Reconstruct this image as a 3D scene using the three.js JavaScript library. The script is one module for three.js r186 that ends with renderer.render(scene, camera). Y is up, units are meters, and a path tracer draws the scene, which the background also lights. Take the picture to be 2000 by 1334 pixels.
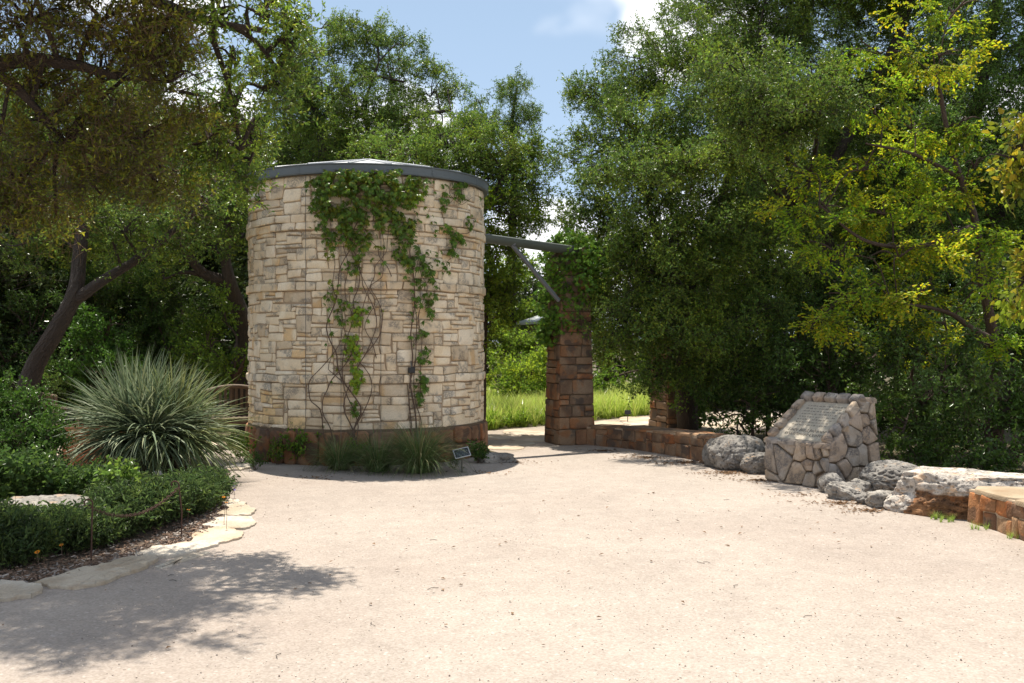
import * as THREE from 'three';
import { ImprovedNoise } from 'three/addons/math/ImprovedNoise.js';
import { mergeGeometries, mergeVertices } from 'three/addons/utils/BufferGeometryUtils.js';
import { RoundedBoxGeometry } from 'three/addons/geometries/RoundedBoxGeometry.js';

// ------------------------------------------------------------------ camera, sky, sun, exposure
const scene = new THREE.Scene();
const EYE = 1.6, F = 1944, CX = 1000, CY = 667;         // level camera, 35 mm lens on a 2000 px wide frame
const camera = new THREE.PerspectiveCamera(2 * Math.atan(667 / F) * 180 / Math.PI, 2000 / 1334, 0.05, 2000);
camera.position.set(0, EYE, 0);
camera.lookAt(0, EYE, -10);
const renderer = new THREE.WebGLRenderer({ antialias: true });
renderer.toneMapping = THREE.LinearToneMapping;
renderer.toneMappingExposure = 1.8;
renderer.shadowMap.enabled = true;
renderer.shadowMap.type = THREE.PCFSoftShadowMap;
const TO_SUN = new THREE.Vector3(-0.43, 3.9, -1.3).normalize();
const sun = new THREE.DirectionalLight(new THREE.Color(1, 0.94, 0.83), 5);
sun.position.copy(TO_SUN).multiplyScalar(60);
sun.target.position.set(0, 0, -10);
sun.position.add(sun.target.position);
sun.castShadow = true;
sun.shadow.mapSize.set(4096, 4096);
Object.assign(sun.shadow.camera, { left: -22, right: 22, top: 25, bottom: -25, near: 1, far: 120 });
scene.add(sun, sun.target);

// ------------------------------------------------------------------ small tools
const V = (x, y, z) => new THREE.Vector3(x, y, z);
const UP = V(0, 1, 0);
function rng(seed) { let s = seed | 0; return () => { s = (s + 0x6d2b79f5) | 0; let t = Math.imul(s ^ (s >>> 15), 1 | s); t = (t + Math.imul(t ^ (t >>> 7), 61 | t)) ^ t; return ((t ^ (t >>> 14)) >>> 0) / 4294967296; }; }
const clamp = (x, a = 0, b = 1) => Math.min(b, Math.max(a, x)), lerp = (a, b, t) => a + (b - a) * t;
const smooth = (a, b, x) => { const t = clamp((x - a) / (b - a)); return t * t * (3 - 2 * t); };
const PN = new ImprovedNoise();
const n3 = (x, y, z) => PN.noise(x, y, z);
const fbm3 = (x, y, z, o = 4) => { let s = 0, a = 0.5; for (let i = 0; i < o; i++) { s += a * PN.noise(x, y, z); x = x * 2.03 + 7.1; y = y * 2.03 + 3.7; z = z * 2.03 + 1.9; a *= 0.5; } return s; };
const at = (px, py, d) => V((px - CX) / F * d, EYE - (py - CY) / F * d, -d);         // a point of the place, from the picture and a distance
const gnd = (px, py) => at(px, py, EYE * F / (py - CY));                              // a point of the ground
const used = new Map();
const numbered = (name) => { const k = used.get(name) ?? 0; used.set(name, k + 1); return k ? name + '_' + String(k).padStart(3, '0') : name; };
function shade(o) { o.castShadow = true; o.receiveShadow = true; return o; }
function tag(o, label, category, group, kind) {
  if (label) o.userData.label = label;
  if (category) o.userData.category = category;
  if (group) o.userData.group = group;
  if (kind) o.userData.kind = kind;
  return o;
}
function thing(name, label, category, pos, turn = 0, group) {
  const o = new THREE.Group(); o.name = numbered(name);
  if (pos) o.position.copy(pos);
  o.rotation.y = turn; scene.add(o);
  return tag(o, label, category, group);
}
function part(name, geo, mat, parent, kind) {
  const m = shade(new THREE.Mesh(geo, mat)); m.name = parent === scene ? numbered(name) : name; parent.add(m);
  if (kind) m.userData.kind = kind;
  return m;
}
// tapering round bar through points
function bar(pts, radii, sides = 7, rough = 0, seed = 1) {
  const n = pts.length, pos = [], uv = [], idx = [], ref = V(0.31, 0.2, 0.93).normalize();
  let run = 0;
  for (let i = 0; i < n; i++) {
    const t = pts[Math.min(i + 1, n - 1)].clone().sub(pts[Math.max(i - 1, 0)]).normalize();
    const a = new THREE.Vector3().crossVectors(t, Math.abs(t.dot(ref)) > 0.95 ? V(1, 0, 0) : ref).normalize(), b = new THREE.Vector3().crossVectors(t, a);
    const r = Array.isArray(radii) ? radii[i] : radii;
    if (i) run += pts[i].distanceTo(pts[i - 1]);
    for (let k = 0; k <= sides; k++) {
      const w = k / sides * Math.PI * 2, q = r * (1 + (rough ? rough * n3(Math.cos(w) * 1.7 + seed, Math.sin(w) * 1.7, run * 1.6 + seed) * 2 : 0));
      pos.push(pts[i].x + (a.x * Math.cos(w) + b.x * Math.sin(w)) * q, pts[i].y + (a.y * Math.cos(w) + b.y * Math.sin(w)) * q, pts[i].z + (a.z * Math.cos(w) + b.z * Math.sin(w)) * q);
      uv.push(k / sides * Math.max(0.12, 6.28 * r), run);
    }
  }
  const s = sides + 1;
  for (let i = 0; i < n - 1; i++) for (let k = 0; k < sides; k++) { const p = i * s + k; idx.push(p, p + 1, p + s, p + 1, p + s + 1, p + s); }
  const top = pos.length / 3; pos.push(pts[n - 1].x, pts[n - 1].y, pts[n - 1].z); uv.push(0, run);
  for (let k = 0; k < sides; k++) idx.push((n - 1) * s + k, (n - 1) * s + k + 1, top);
  const bot = top + 1; pos.push(pts[0].x, pts[0].y, pts[0].z); uv.push(0, 0);
  for (let k = 0; k < sides; k++) idx.push(k + 1, k, bot);
  const g = new THREE.BufferGeometry();
  g.setAttribute('position', new THREE.Float32BufferAttribute(pos, 3)); g.setAttribute('uv', new THREE.Float32BufferAttribute(uv, 2)); g.setIndex(idx); g.computeVertexNormals();
  return g;
}
function path(pts, steps) { return new THREE.CatmullRomCurve3(pts, false, 'centripetal').getPoints(steps); }
function limb(pts, r0, r1, sides = 8, steps = 14, rough = 0.12, seed = 1) {
  const p = path(pts, steps); return bar(p, p.map((_, i) => lerp(r0, r1, Math.pow(i / steps, 0.85))), sides, rough, seed);
}
function box(w, h, d, x = 0, y = 0, z = 0, r = 0.006, seg = 1) { return new RoundedBoxGeometry(w, h, d, seg, Math.min(r, w / 2.1, h / 2.1, d / 2.1)).translate(x, y, z); }
const merge = (list) => mergeGeometries(list.map((g) => { const q = g.index ? g.toNonIndexed() : g; for (const k of Object.keys(q.attributes)) if (!['position', 'normal', 'uv'].includes(k)) q.deleteAttribute(k); return q; }));

// ------------------------------------------------------------------ computed surfaces
const hash = (x, y, s) => { let h = Math.imul(x, 374761393) ^ Math.imul(y, 668265263) ^ Math.imul(s, 982451653); h = Math.imul(h ^ (h >>> 13), 1274126177); return ((h ^ (h >>> 16)) >>> 0) / 4294967296; };
function pv(u, v, per, seed) {          // periodic value noise
  const x = u * per, y = v * per, ix = Math.floor(x), iy = Math.floor(y), fx = x - ix, fy = y - iy, sx = fx * fx * (3 - 2 * fx), sy = fy * fy * (3 - 2 * fy);
  const x0 = ((ix % per) + per) % per, x1 = (x0 + 1) % per, y0 = ((iy % per) + per) % per, y1 = (y0 + 1) % per;
  return lerp(lerp(hash(x0, y0, seed), hash(x1, y0, seed), sx), lerp(hash(x0, y1, seed), hash(x1, y1, seed), sx), sy);
}
function pf(u, v, per, oct, seed) { let s = 0, a = 0.5, t = 0; for (let i = 0; i < oct; i++) { s += a * pv(u, v, per, seed + i); t += a; a *= 0.5; per *= 2; } return s / t; }
const W = { d: 0, id: 0 };
function pw(u, v, per, seed) {          // periodic cells: distance to the nearest point and its number
  const x = u * per, y = v * per, ix = Math.floor(x), iy = Math.floor(y); let best = 9, id = 0;
  for (let j = -1; j <= 1; j++) for (let i = -1; i <= 1; i++) {
    const cx = ((ix + i) % per + per) % per, cy = ((iy + j) % per + per) % per, h = hash(cx, cy, seed), g = hash(cx, cy, seed + 51);
    const dx = ix + i + h - x, dy = iy + j + g - y, d = dx * dx + dy * dy;
    if (d < best) { best = d; id = hash(cx, cy, seed + 97); }
  }
  W.d = Math.sqrt(best); W.id = id; return W;
}
const enc = (c) => { c = clamp(c); return Math.round(255 * (c <= 0.0031308 ? 12.92 * c : 1.055 * Math.pow(c, 1 / 2.4) - 0.055)); };
function surface(size, colorOf, heightOf) {
  const c = new Uint8Array(size * size * 4), b = new Uint8Array(size * size * 4), out = [0, 0, 0];
  for (let y = 0, o = 0; y < size; y++) for (let x = 0; x < size; x++, o += 4) {
    const u = x / size, v = y / size, h = heightOf(u, v); colorOf(u, v, out, h);
    c[o] = enc(out[0]); c[o + 1] = enc(out[1]); c[o + 2] = enc(out[2]); c[o + 3] = 255;
    b[o] = b[o + 1] = b[o + 2] = Math.round(clamp(h) * 255); b[o + 3] = 255;
  }
  const mk = (d, srgb) => { const t = new THREE.DataTexture(d, size, size); t.wrapS = t.wrapT = THREE.RepeatWrapping; t.magFilter = THREE.LinearFilter; t.minFilter = THREE.LinearFilter; if (srgb) t.colorSpace = THREE.SRGBColorSpace; t.needsUpdate = true; return t; };
  return { map: mk(c, true), bump: mk(b, false) };
}
const mix3 = (o, a, b, t) => { for (let i = 0; i < 3; i++) o[i] = lerp(a[i], b[i], t); };
function times(t, k) { const r = t.clone(); r.repeat.set(k, k); r.needsUpdate = true; return r; }
function mat(s, per, { tint = [1, 1, 1], rough = 0.9, bump = 0.01, vc = false } = {}) {
  const m = new THREE.MeshStandardMaterial({ color: new THREE.Color().setRGB(...tint), roughness: rough, map: times(s.map, 1 / per), bumpMap: times(s.bump, 1 / per), bumpScale: bump });
  m.vertexColors = vc; return m;
}
// decomposed granite: pinkish grains, paler fines, a few dark chips (7 m a tile)
const S_gravel = surface(2048, (u, v, o, h) => {
  const big = pf(u, v, 5, 4, 3), mid = pf(u, v, 60, 2, 9); pw(u, v, 620, 5); const id = W.id;
  mix3(o, [0.284, 0.232, 0.192], [0.32, 0.27, 0.226], clamp(big * 1.5 - 0.25));
  const g = (0.80 + 0.26 * id + 0.16 * (mid - 0.5)) * (0.97 + 0.06 * smooth(0.35, 0.65, pf(u + 0.03 * mid, v * 1.0, 7, 3, 90)));
  o[0] *= g; o[1] *= g * lerp(0.985, 1.01, id); o[2] *= g * lerp(0.97, 1.03, id);
  pw(u, v, 240, 31); if (W.id > 0.982 && W.d < 0.24) { o[0] *= 0.68; o[1] *= 0.64; o[2] *= 0.62; }
  else if (W.id < 0.05 && W.d < 0.35) { o[0] *= 1.22; o[1] *= 1.25; o[2] *= 1.28; }
}, (u, v) => { pw(u, v, 620, 5); const d = W.d; return clamp(0.25 * pf(u, v, 40, 3, 14) + 0.2 * pf(u, v, 9, 2, 44) + 0.5 * (1 - d)); });
// cream limestone (1 m a tile)
const S_lime = surface(1024, (u, v, o, h) => {
  const a = pf(u, v, 4, 5, 21), b = pf(u, v, 7, 5, 65), c = pf(u, v, 3, 4, 88), f = pf(u, v, 90, 3, 5);
  mix3(o, [0.735, 0.60, 0.42], [0.81, 0.705, 0.545], smooth(0.35, 0.65, a));
  const r = smooth(0.60, 0.72, c) * 0.7; o[0] *= 1 - 0.10 * r; o[1] *= 1 - 0.28 * r; o[2] *= 1 - 0.52 * r;                 // ochre staining
  const g = smooth(0.52, 0.68, b) * smooth(0.22, 0.6, f) * 0.74; mix3(o, [...o], [0.20, 0.185, 0.165], g);                 // grey lichen
  const k = 0.86 + 0.28 * f; o[0] *= k; o[1] *= k; o[2] *= k;
}, (u, v) => { const p = pw(u, v, 70, 8), pit = p.id > 0.75 ? smooth(0.42, 0.1, p.d) : 0; return clamp(0.25 + 0.5 * pf(u, v, 10, 5, 42) + 0.15 * pf(u, v, 100, 2, 1) - 0.3 * pit); });
// rust brown sandstone (1 m a tile)
const S_sand = surface(512, (u, v, o) => {
  const a = pf(u, v, 4, 5, 121), b = pf(u, v, 6, 5, 165), f = pf(u * 1, v, 64, 3, 15);
  mix3(o, [0.21, 0.125, 0.075], [0.38, 0.255, 0.16], smooth(0.3, 0.7, a));
  const r = smooth(0.52, 0.68, b) * 0.8; mix3(o, [...o], [0.40, 0.165, 0.055], r * 0.8);
  const g = smooth(0.58, 0.7, pf(u, v, 5, 4, 77)) * 0.7; mix3(o, [...o], [0.095, 0.08, 0.07], g);
  const k = 0.75 + 0.5 * f; o[0] *= k; o[1] *= k; o[2] *= k;
}, (u, v) => clamp(0.15 + 0.6 * pf(u, v, 8, 5, 142) + 0.2 * pf(u, v, 70, 2, 11)));
// grey weathered boulder limestone with solution pits (1 m a tile)
const S_rock = surface(1024, (u, v, o, h) => {
  const a = pf(u, v, 5, 5, 221), b = pf(u, v, 9, 4, 265), f = pf(u, v, 80, 3, 25);
  mix3(o, [0.27, 0.25, 0.228], [0.44, 0.412, 0.375], smooth(0.3, 0.68, a));
  mix3(o, [...o], [0.15, 0.143, 0.134], smooth(0.55, 0.68, b) * 0.6);
  const t = smooth(0.62, 0.74, pf(u, v, 6, 4, 31)); mix3(o, [...o], [0.50, 0.33, 0.19], t * 0.55);
  pw(u, v, 16, 71); const pit = W.id > 0.45 ? smooth(0.3, 0.1, W.d) : 0; mix3(o, [...o], [0.07, 0.065, 0.06], pit * 0.75);
  const k = 0.74 + 0.52 * f; o[0] *= k; o[1] *= k; o[2] *= k;
}, (u, v) => { pw(u, v, 16, 71); const p1 = W.id > 0.45 ? smooth(0.36, 0.05, W.d) : 0; pw(u, v, 48, 72); const p2 = W.id > 0.6 ? smooth(0.4, 0.1, W.d) : 0; return clamp(0.35 + 0.5 * pf(u, v, 6, 6, 242) - 0.3 * p1 - 0.2 * p2); });
const S_bark = surface(512, (u, v, o, h) => { const a = pf(u, v, 5, 4, 321); mix3(o, [0.055, 0.042, 0.034], [0.17, 0.135, 0.11], h * 0.8 + 0.3 * a); },
  (u, v) => clamp(0.2 + 0.75 * Math.abs(2 * pf(u * 1 + 0.04 * pf(u, v, 8, 2, 3), v * 0.25 + 0.0 * u, 16, 4, 342) - 1) + 0.2 * (pf(u, v, 50, 2, 9) - 0.5)));
const S_soil = surface(1024, (u, v, o) => { pw(u, v, 46, 401); const id = W.id, d = W.d, a = pf(u, v, 6, 4, 402); mix3(o, [0.065, 0.045, 0.032], [0.20, 0.145, 0.105], id * 0.8 * (1 - d * 0.5) + 0.25 * a); },
  (u, v) => { pw(u, v, 46, 401); return clamp(W.id * 0.7 * (1.1 - W.d) + 0.3 * pf(u, v, 20, 3, 4)); });
const S_wood = surface(512, (u, v, o) => { const a = pf(u, v * 0.125, 24, 4, 501); mix3(o, [0.14, 0.095, 0.062], [0.27, 0.20, 0.14], a); }, (u, v) => pf(u, v * 0.125, 24, 4, 501));
const S_flag = surface(1024, (u, v, o) => {
  const a = pf(u, v, 3, 5, 621), f = pf(u, v, 90, 3, 625), c = pf(u, v, 5, 4, 630);
  mix3(o, [0.50, 0.425, 0.335], [0.64, 0.575, 0.49], smooth(0.35, 0.65, a)); mix3(o, [...o], [0.42, 0.29, 0.18], smooth(0.6, 0.74, c) * 0.4);
  const k = 0.86 + 0.28 * f; o[0] *= k; o[1] *= k; o[2] *= k;
}, (u, v) => clamp(0.2 + 0.5 * pf(u, v, 5, 5, 642) + 0.2 * pf(u, v, 80, 2, 11)));
const S_mortar = surface(512, (u, v, o) => { const a = pf(u, v, 6, 5, 701), f = pf(u, v, 100, 2, 702); mix3(o, [0.32, 0.23, 0.15], [0.44, 0.335, 0.23], a); const k = 0.8 + 0.4 * f; o[0] *= k; o[1] *= k; o[2] *= k; }, (u, v) => clamp(0.5 * pf(u, v, 20, 4, 703) + 0.4 * pf(u, v, 120, 2, 704)));
const S_metal = surface(256, (u, v, o) => { const a = pf(u, v, 5, 5, 801), f = pf(u, v, 60, 2, 802); const k = 0.86 + 0.2 * a + 0.08 * f; o[0] = o[1] = o[2] = k * 0.9; }, (u, v) => pf(u, v, 20, 3, 803));

const M = {
  gravel: mat(S_gravel, 7, { rough: 0.97, bump: 0.006, tint: [1.05, 1.06, 1.07] }),
  soil: mat(S_soil, 1.1, { rough: 1, bump: 0.03 }),
  forest: mat(S_soil, 1.7, { tint: [0.75, 0.85, 0.6], rough: 1, bump: 0.03 }),
  mortar: mat(S_mortar, 1, { rough: 1, bump: 0.012 }),
  mortarDark: mat(S_mortar, 1, { tint: [0.36, 0.34, 0.32], rough: 1, bump: 0.012 }),
  mortarGrey: mat(S_mortar, 1, { tint: [0.3, 0.29, 0.28], rough: 1, bump: 0.012 }),
  lime: [[1, 1, 1], [1.01, 0.99, 0.965], [0.975, 0.97, 0.965], [1.0, 0.975, 0.93], [0.95, 0.94, 0.93], [1.02, 1.01, 1.0]].map((t) => mat(S_lime, 1.15, { tint: t, bump: 0.014 })),
  limeOld: [[0.82, 0.785, 0.745], [0.74, 0.70, 0.66], [0.86, 0.825, 0.785], [0.9, 0.87, 0.835]].map((t) => mat(S_lime, 1.0, { tint: t, bump: 0.016 })),
  limeOchre: [[1, 0.86, 0.62], [1, 0.9, 0.7]].map((t) => mat(S_lime, 1.0, { tint: t, bump: 0.014 })),
  sand: [[0.58, 0.56, 0.54], [0.66, 0.59, 0.53], [0.54, 0.54, 0.54], [0.68, 0.54, 0.44], [0.5, 0.49, 0.48], [0.56, 0.58, 0.6]].map((t) => mat(S_sand, 0.8, { tint: t, bump: 0.016 })),
  sandBase: [[0.6, 0.52, 0.46], [0.68, 0.53, 0.43], [0.56, 0.52, 0.48], [0.74, 0.53, 0.38], [0.6, 0.5, 0.42]].map((t) => mat(S_sand, 0.8, { tint: t, bump: 0.018 })),
  sandWarm: [[0.92, 0.72, 0.5], [1.0, 0.66, 0.38], [0.8, 0.72, 0.6], [0.55, 0.46, 0.4], [0.88, 0.77, 0.63]].map((t) => mat(S_sand, 0.8, { tint: t, bump: 0.018 })),
  field: [[1.05, 0.95, 0.85], [1.25, 1.05, 0.85], [0.9, 0.84, 0.8], [1.15, 0.95, 0.78]].map((t) => mat(S_lime, 0.7, { tint: t.map((e, i) => e * [0.41, 0.45, 0.555][i]), bump: 0.03 })),
  rock: mat(S_rock, 0.95, { bump: 0.03, tint: [0.56, 0.545, 0.53] }),
  rockPale: mat(S_rock, 0.9, { bump: 0.04, tint: [1.3, 1.24, 1.17], vc: true }),
  rockMid: mat(S_rock, 0.9, { bump: 0.025, tint: [0.72, 0.7, 0.67] }),
  bark: mat(S_bark, 0.55, { bump: 0.04, tint: [0.42, 0.38, 0.34] }),
  barkPale: mat(S_bark, 0.45, { bump: 0.02, tint: [1.7, 1.65, 1.6] }),
  barkRed: mat(S_bark, 0.5, { bump: 0.025, tint: [0.62, 0.48, 0.38] }),
  wood: mat(S_wood, 0.6, { bump: 0.004, rough: 0.75, tint: [0.5, 0.45, 0.4] }),
  woodGrey: mat(S_wood, 0.6, { bump: 0.004, rough: 0.8, tint: [0.8, 0.76, 0.72] }),
  flag: [[0.72, 0.70, 0.67], [0.8, 0.77, 0.73], [0.66, 0.62, 0.56], [0.74, 0.67, 0.59]].map((t) => mat(S_flag, 1.1, { tint: t, bump: 0.022 })),
  fascia: new THREE.MeshStandardMaterial({ color: new THREE.Color().setRGB(0.105, 0.125, 0.135), roughness: 0.55, metalness: 0.0, map: times(S_metal.map, 1), bumpMap: times(S_metal.bump, 1), bumpScale: 0.002 }),
  zinc: new THREE.MeshStandardMaterial({ color: new THREE.Color().setRGB(0.46, 0.47, 0.48), roughness: 0.42, metalness: 0.6, map: times(S_metal.map, 1), bumpMap: times(S_metal.bump, 1), bumpScale: 0.002 }),
  beam: new THREE.MeshStandardMaterial({ color: new THREE.Color().setRGB(0.085, 0.10, 0.085), roughness: 0.5, metalness: 0.1, map: times(S_metal.map, 1) }),
  brace: new THREE.MeshStandardMaterial({ color: new THREE.Color().setRGB(0.17, 0.175, 0.185), roughness: 0.5, metalness: 0.3, map: times(S_metal.map, 1) }),
  black: new THREE.MeshStandardMaterial({ color: new THREE.Color().setRGB(0.012, 0.012, 0.013), roughness: 0.5 }),
  wire: new THREE.MeshStandardMaterial({ color: new THREE.Color().setRGB(0.13, 0.12, 0.11), roughness: 0.5, metalness: 0.4 }),
  rust: new THREE.MeshStandardMaterial({ color: new THREE.Color().setRGB(0.075, 0.035, 0.022), roughness: 0.9, map: times(S_metal.map, 6) }),
  terracotta: mat(S_mortar, 0.7, { tint: [1.55, 0.72, 0.42], rough: 0.85, bump: 0.004 }),
  whitePlastic: new THREE.MeshStandardMaterial({ color: new THREE.Color().setRGB(0.62, 0.6, 0.56), roughness: 0.4 }),
  redPlastic: new THREE.MeshStandardMaterial({ color: new THREE.Color().setRGB(0.09, 0.02, 0.02), roughness: 0.4 }),
  stem: mat(S_bark, 0.3, { tint: [1.0, 0.8, 0.66], bump: 0.004 }),
};
function leafMat({ through = 0.38, coat = 0.35, coatRough = 0.32, tint = [1, 1, 1] } = {}) {
  return new THREE.MeshPhysicalMaterial({ color: new THREE.Color().setRGB(...tint), roughness: 0.95, transmission: through, thickness: 0, specularIntensity: 0.12, clearcoat: coat, clearcoatRoughness: coatRough, vertexColors: true, side: THREE.DoubleSide });
}
const L = { oak: leafMat({ through: 0.42, coat: 0.42, coatRough: 0.26 }), soft: leafMat({ through: 0.6, coat: 0.25, coatRough: 0.2 }), gloss: leafMat({ through: 0.36, coat: 0.4, coatRough: 0.26 }), dry: leafMat({ through: 0.35, coat: 0.1, coatRough: 0.5 }), blade: leafMat({ through: 0.3, coat: 0.3, coatRough: 0.4 }) };

// sky: blue air that pales to the horizon, fair weather cumulus, bright out of view to light shaded surfaces
{
  const w = 1536, h = 768, d = new Float32Array(w * h * 4), r = rng(77), puffs = [];
  const puff = (az, el, s, k = 1) => puffs.push([az, el, s, k]);
  puff(9.5, 19.5, 4.2); puff(12.5, 17.5, 3.2); puff(7.2, 20.5, 2.6);
  for (let i = 0; i < 230; i++) { const az = r() * 360 - 180, el = 3 + Math.pow(r(), 1.25) * 48, s = 2.2 + r() * 4.2; if (Math.abs(az + 2) < 14 && el > 10 && el < 27) continue; for (let k = 0; k < 3; k++) puff(az + (r() - 0.5) * s * 3, el + (r() - 0.3) * s * 0.6, s * (0.5 + r() * 0.6)); }  // clouds all round, mostly out of view, brighten the shaded wall and foliage
  for (let y = 0; y < h; y++) {
    const el = (y + 0.5) / h * 180 - 90;
    const near = [];
    for (const p of puffs) if (Math.abs(p[1] - el) < p[2] * 1.6) near.push(p);
    for (let x = 0; x < w; x++) {
      const a = (x + 0.5) / w * Math.PI * 2 - Math.PI, o = (y * w + x) * 4;           // a = atan2(z, x)
      const e = Math.max(el, 0) / 90, t = Math.pow(1 - e, 3.2), s = Math.sin(Math.max(el, 0) * Math.PI / 180);
      let c = [lerp(0.17, 0.345, t), lerp(0.242, 0.47, t), lerp(0.36, 0.625, t)];
      const haze = Math.pow(1 - e, 18); c = c.map((q, i) => lerp(q, [0.47, 0.51, 0.55][i], haze * 0.6));
      const az = a * 180 / Math.PI + 90;                                                 // 0 straight ahead (-z), positive to the right
      let m = 0;
      const wx = Math.cos(a) * 6, wz = Math.sin(a) * 6, wy = el * 0.14, f = fbm3(wx, wy, wz, 5) * 1.5, f2 = fbm3(wx * 4 + 9, wy * 4, wz * 4, 3);
      for (const p of near) { let da = az - p[0]; da -= 360 * Math.round(da / 360); da *= Math.cos(el * Math.PI / 180); const q = 1 - Math.hypot(da, (el - p[1]) * 1.35) / p[2] + f * 0.55 + f2 * 0.3; if (q > m) m = q; }
      m = smooth(0.02, 0.42, m); const wisps = smooth(0.32, 0.6, fbm3(Math.cos(a) * 3 / (s + 0.2), 4.2, Math.sin(a) * 3 / (s + 0.2), 5) * 1.4) * 0.25 * smooth(8, 22, el); m = Math.max(m, wisps);
      const cl = 0.85 + 0.2 * f2;
      d[o] = lerp(c[0], cl, m); d[o + 1] = lerp(c[1], cl * 1.005, m); d[o + 2] = lerp(c[2], cl * 1.02, m); d[o + 3] = 1;
      if (el < 0) { d[o] = 0.35; d[o + 1] = 0.36; d[o + 2] = 0.33; }
    }
  }
  const t = new THREE.DataTexture(d, w, h, THREE.RGBAFormat, THREE.FloatType); t.mapping = THREE.EquirectangularReflectionMapping; t.magFilter = t.minFilter = THREE.LinearFilter; t.needsUpdate = true;
  scene.background = t; scene.environment = t;
}

// ------------------------------------------------------------------ stones: a flat outline on a wall becomes a worn block
const area2 = (p) => { let s = 0; for (let i = 0; i < p.length; i++) { const q = p[(i + 1) % p.length]; s += p[i][0] * q[1] - q[0] * p[i][1]; } return s / 2; };
const centre = (p) => { let x = 0, y = 0; for (const q of p) { x += q[0]; y += q[1]; } return [x / p.length, y / p.length]; };
function inset(p, e) {                   // convex outline, counter-clockwise, moved inwards
  const n = p.length, out = [];
  for (let i = 0; i < n; i++) {
    const a = p[(i + n - 1) % n], b = p[i], c = p[(i + 1) % n];
    let n1 = [-(b[1] - a[1]), b[0] - a[0]], n2 = [-(c[1] - b[1]), c[0] - b[0]];
    const l1 = Math.hypot(...n1) || 1, l2 = Math.hypot(...n2) || 1; n1 = [n1[0] / l1, n1[1] / l1]; n2 = [n2[0] / l2, n2[1] / l2];
    const m = [n1[0] + n2[0], n1[1] + n2[1]], k = e / Math.max(0.45, (m[0] * n1[0] + m[1] * n1[1])); out.push([b[0] + m[0] * k, b[1] + m[1] * k]);
  }
  return out;
}
const cut = (p, k = 0.25) => { const out = [], n = p.length; for (let i = 0; i < n; i++) { const a = p[i], b = p[(i + 1) % n]; out.push([lerp(a[0], b[0], k), lerp(a[1], b[1], k)], [lerp(a[0], b[0], 1 - k), lerp(a[1], b[1], 1 - k)]); } return out; };
function clipPoly(p, nx, ny, c) {        // keeps nx*x + ny*y <= c
  const out = [], n = p.length;
  for (let i = 0; i < n; i++) { const a = p[i], b = p[(i + 1) % n], da = nx * a[0] + ny * a[1] - c, db = nx * b[0] + ny * b[1] - c; if (da <= 0) out.push(a); if ((da < 0) !== (db < 0) && da !== db) { const t = da / (da - db); out.push([lerp(a[0], b[0], t), lerp(a[1], b[1], t)]); } }
  return out;
}
function cells(poly, n, R, relax = 2, sx = 1) {     // random cells that fill a convex outline
  const xs = poly.map((p) => p[0]), ys = poly.map((p) => p[1]), x0 = Math.min(...xs), x1 = Math.max(...xs), y0 = Math.min(...ys), y1 = Math.max(...ys);
  const inside = (q) => poly.every((a, i) => { const b = poly[(i + 1) % poly.length]; return (b[0] - a[0]) * (q[1] - a[1]) - (b[1] - a[1]) * (q[0] - a[0]) >= 0; });
  let pts = []; while (pts.length < n) { const q = [lerp(x0, x1, R()), lerp(y0, y1, R())]; if (inside(q)) pts.push(q); }
  let out = [];
  for (let k = 0; k <= relax; k++) {
    out = pts.map((a, i) => { let c = poly; pts.forEach((b, j) => { if (j === i || c.length < 3) return; const dx = (b[0] - a[0]) / sx / sx, dy = b[1] - a[1]; c = clipPoly(c, dx, dy, dx * (a[0] + b[0]) / 2 + dy * (a[1] + b[1]) / 2); }); return c; });
    if (k < relax) pts = out.map((c, i) => c.length > 2 ? centre(c) : pts[i]);
  }
  return out.filter((c) => c.length > 2 && Math.abs(area2(c)) > 1e-4);
}
// outline (u along, v up) -> block; to(u, v, w) places it, w out of the wall
function stone(poly, to, R, { joint = 0.009, out = 0.03, edge = 0.012, back = 0.03, wobble = 0.006, round = 0.18, lean = 0.008 } = {}) {
  if (area2(poly) < 0) poly = poly.slice().reverse();
  let p = inset(poly, joint); p = cut(p, round).map((q) => [q[0] + (R() - 0.5) * wobble, q[1] + (R() - 0.5) * wobble]);
  const n = p.length, c = centre(p), q = inset(p, edge), q2 = p.map((a, i) => [lerp(q[i][0], c[0], 0.25), lerp(q[i][1], c[1], 0.25)]), pos = [], uv = [], idx = [];
  const ou = R() * 9, ov = R() * 9, tx = (R() - 0.5) * lean * 8, ty = (R() - 0.5) * lean * 8, sw = R() < 0.5;
  const put = (a, w) => { const P = to(a[0], a[1], w); pos.push(P.x, P.y, P.z); uv.push(sw ? a[0] + ou : a[1] + ou, (sw ? a[1] : -a[0]) + ov + w); };
  const tilt = (a) => (a[0] - c[0]) * tx + (a[1] - c[1]) * ty;
  for (const a of p) put(a, -back);
  for (const a of p) put(a, out - edge * 0.9 + tilt(a));
  for (const a of q) put(a, out - edge * 0.15 + tilt(a) + (R() - 0.5) * wobble);
  for (const a of q2) put(a, out + tilt(a) + (R() - 0.5) * wobble * 0.9);
  put(c, out + (R() - 0.3) * wobble);
  for (let k = 0; k < 3; k++) for (let i = 0; i < n; i++) { const j = (i + 1) % n, a = k * n + i, b = k * n + j; idx.push(a, b, a + n, b, b + n, a + n); }
  for (let i = 0; i < n; i++) idx.push(3 * n + i, 3 * n + (i + 1) % n, 4 * n);
  const g = new THREE.BufferGeometry(); g.setAttribute('position', new THREE.Float32BufferAttribute(pos, 3)); g.setAttribute('uv', new THREE.Float32BufferAttribute(uv, 2)); g.setIndex(idx); g.computeVertexNormals();
  return g;
}
const pick = (a, R) => a[Math.floor(R() * a.length)];

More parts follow.
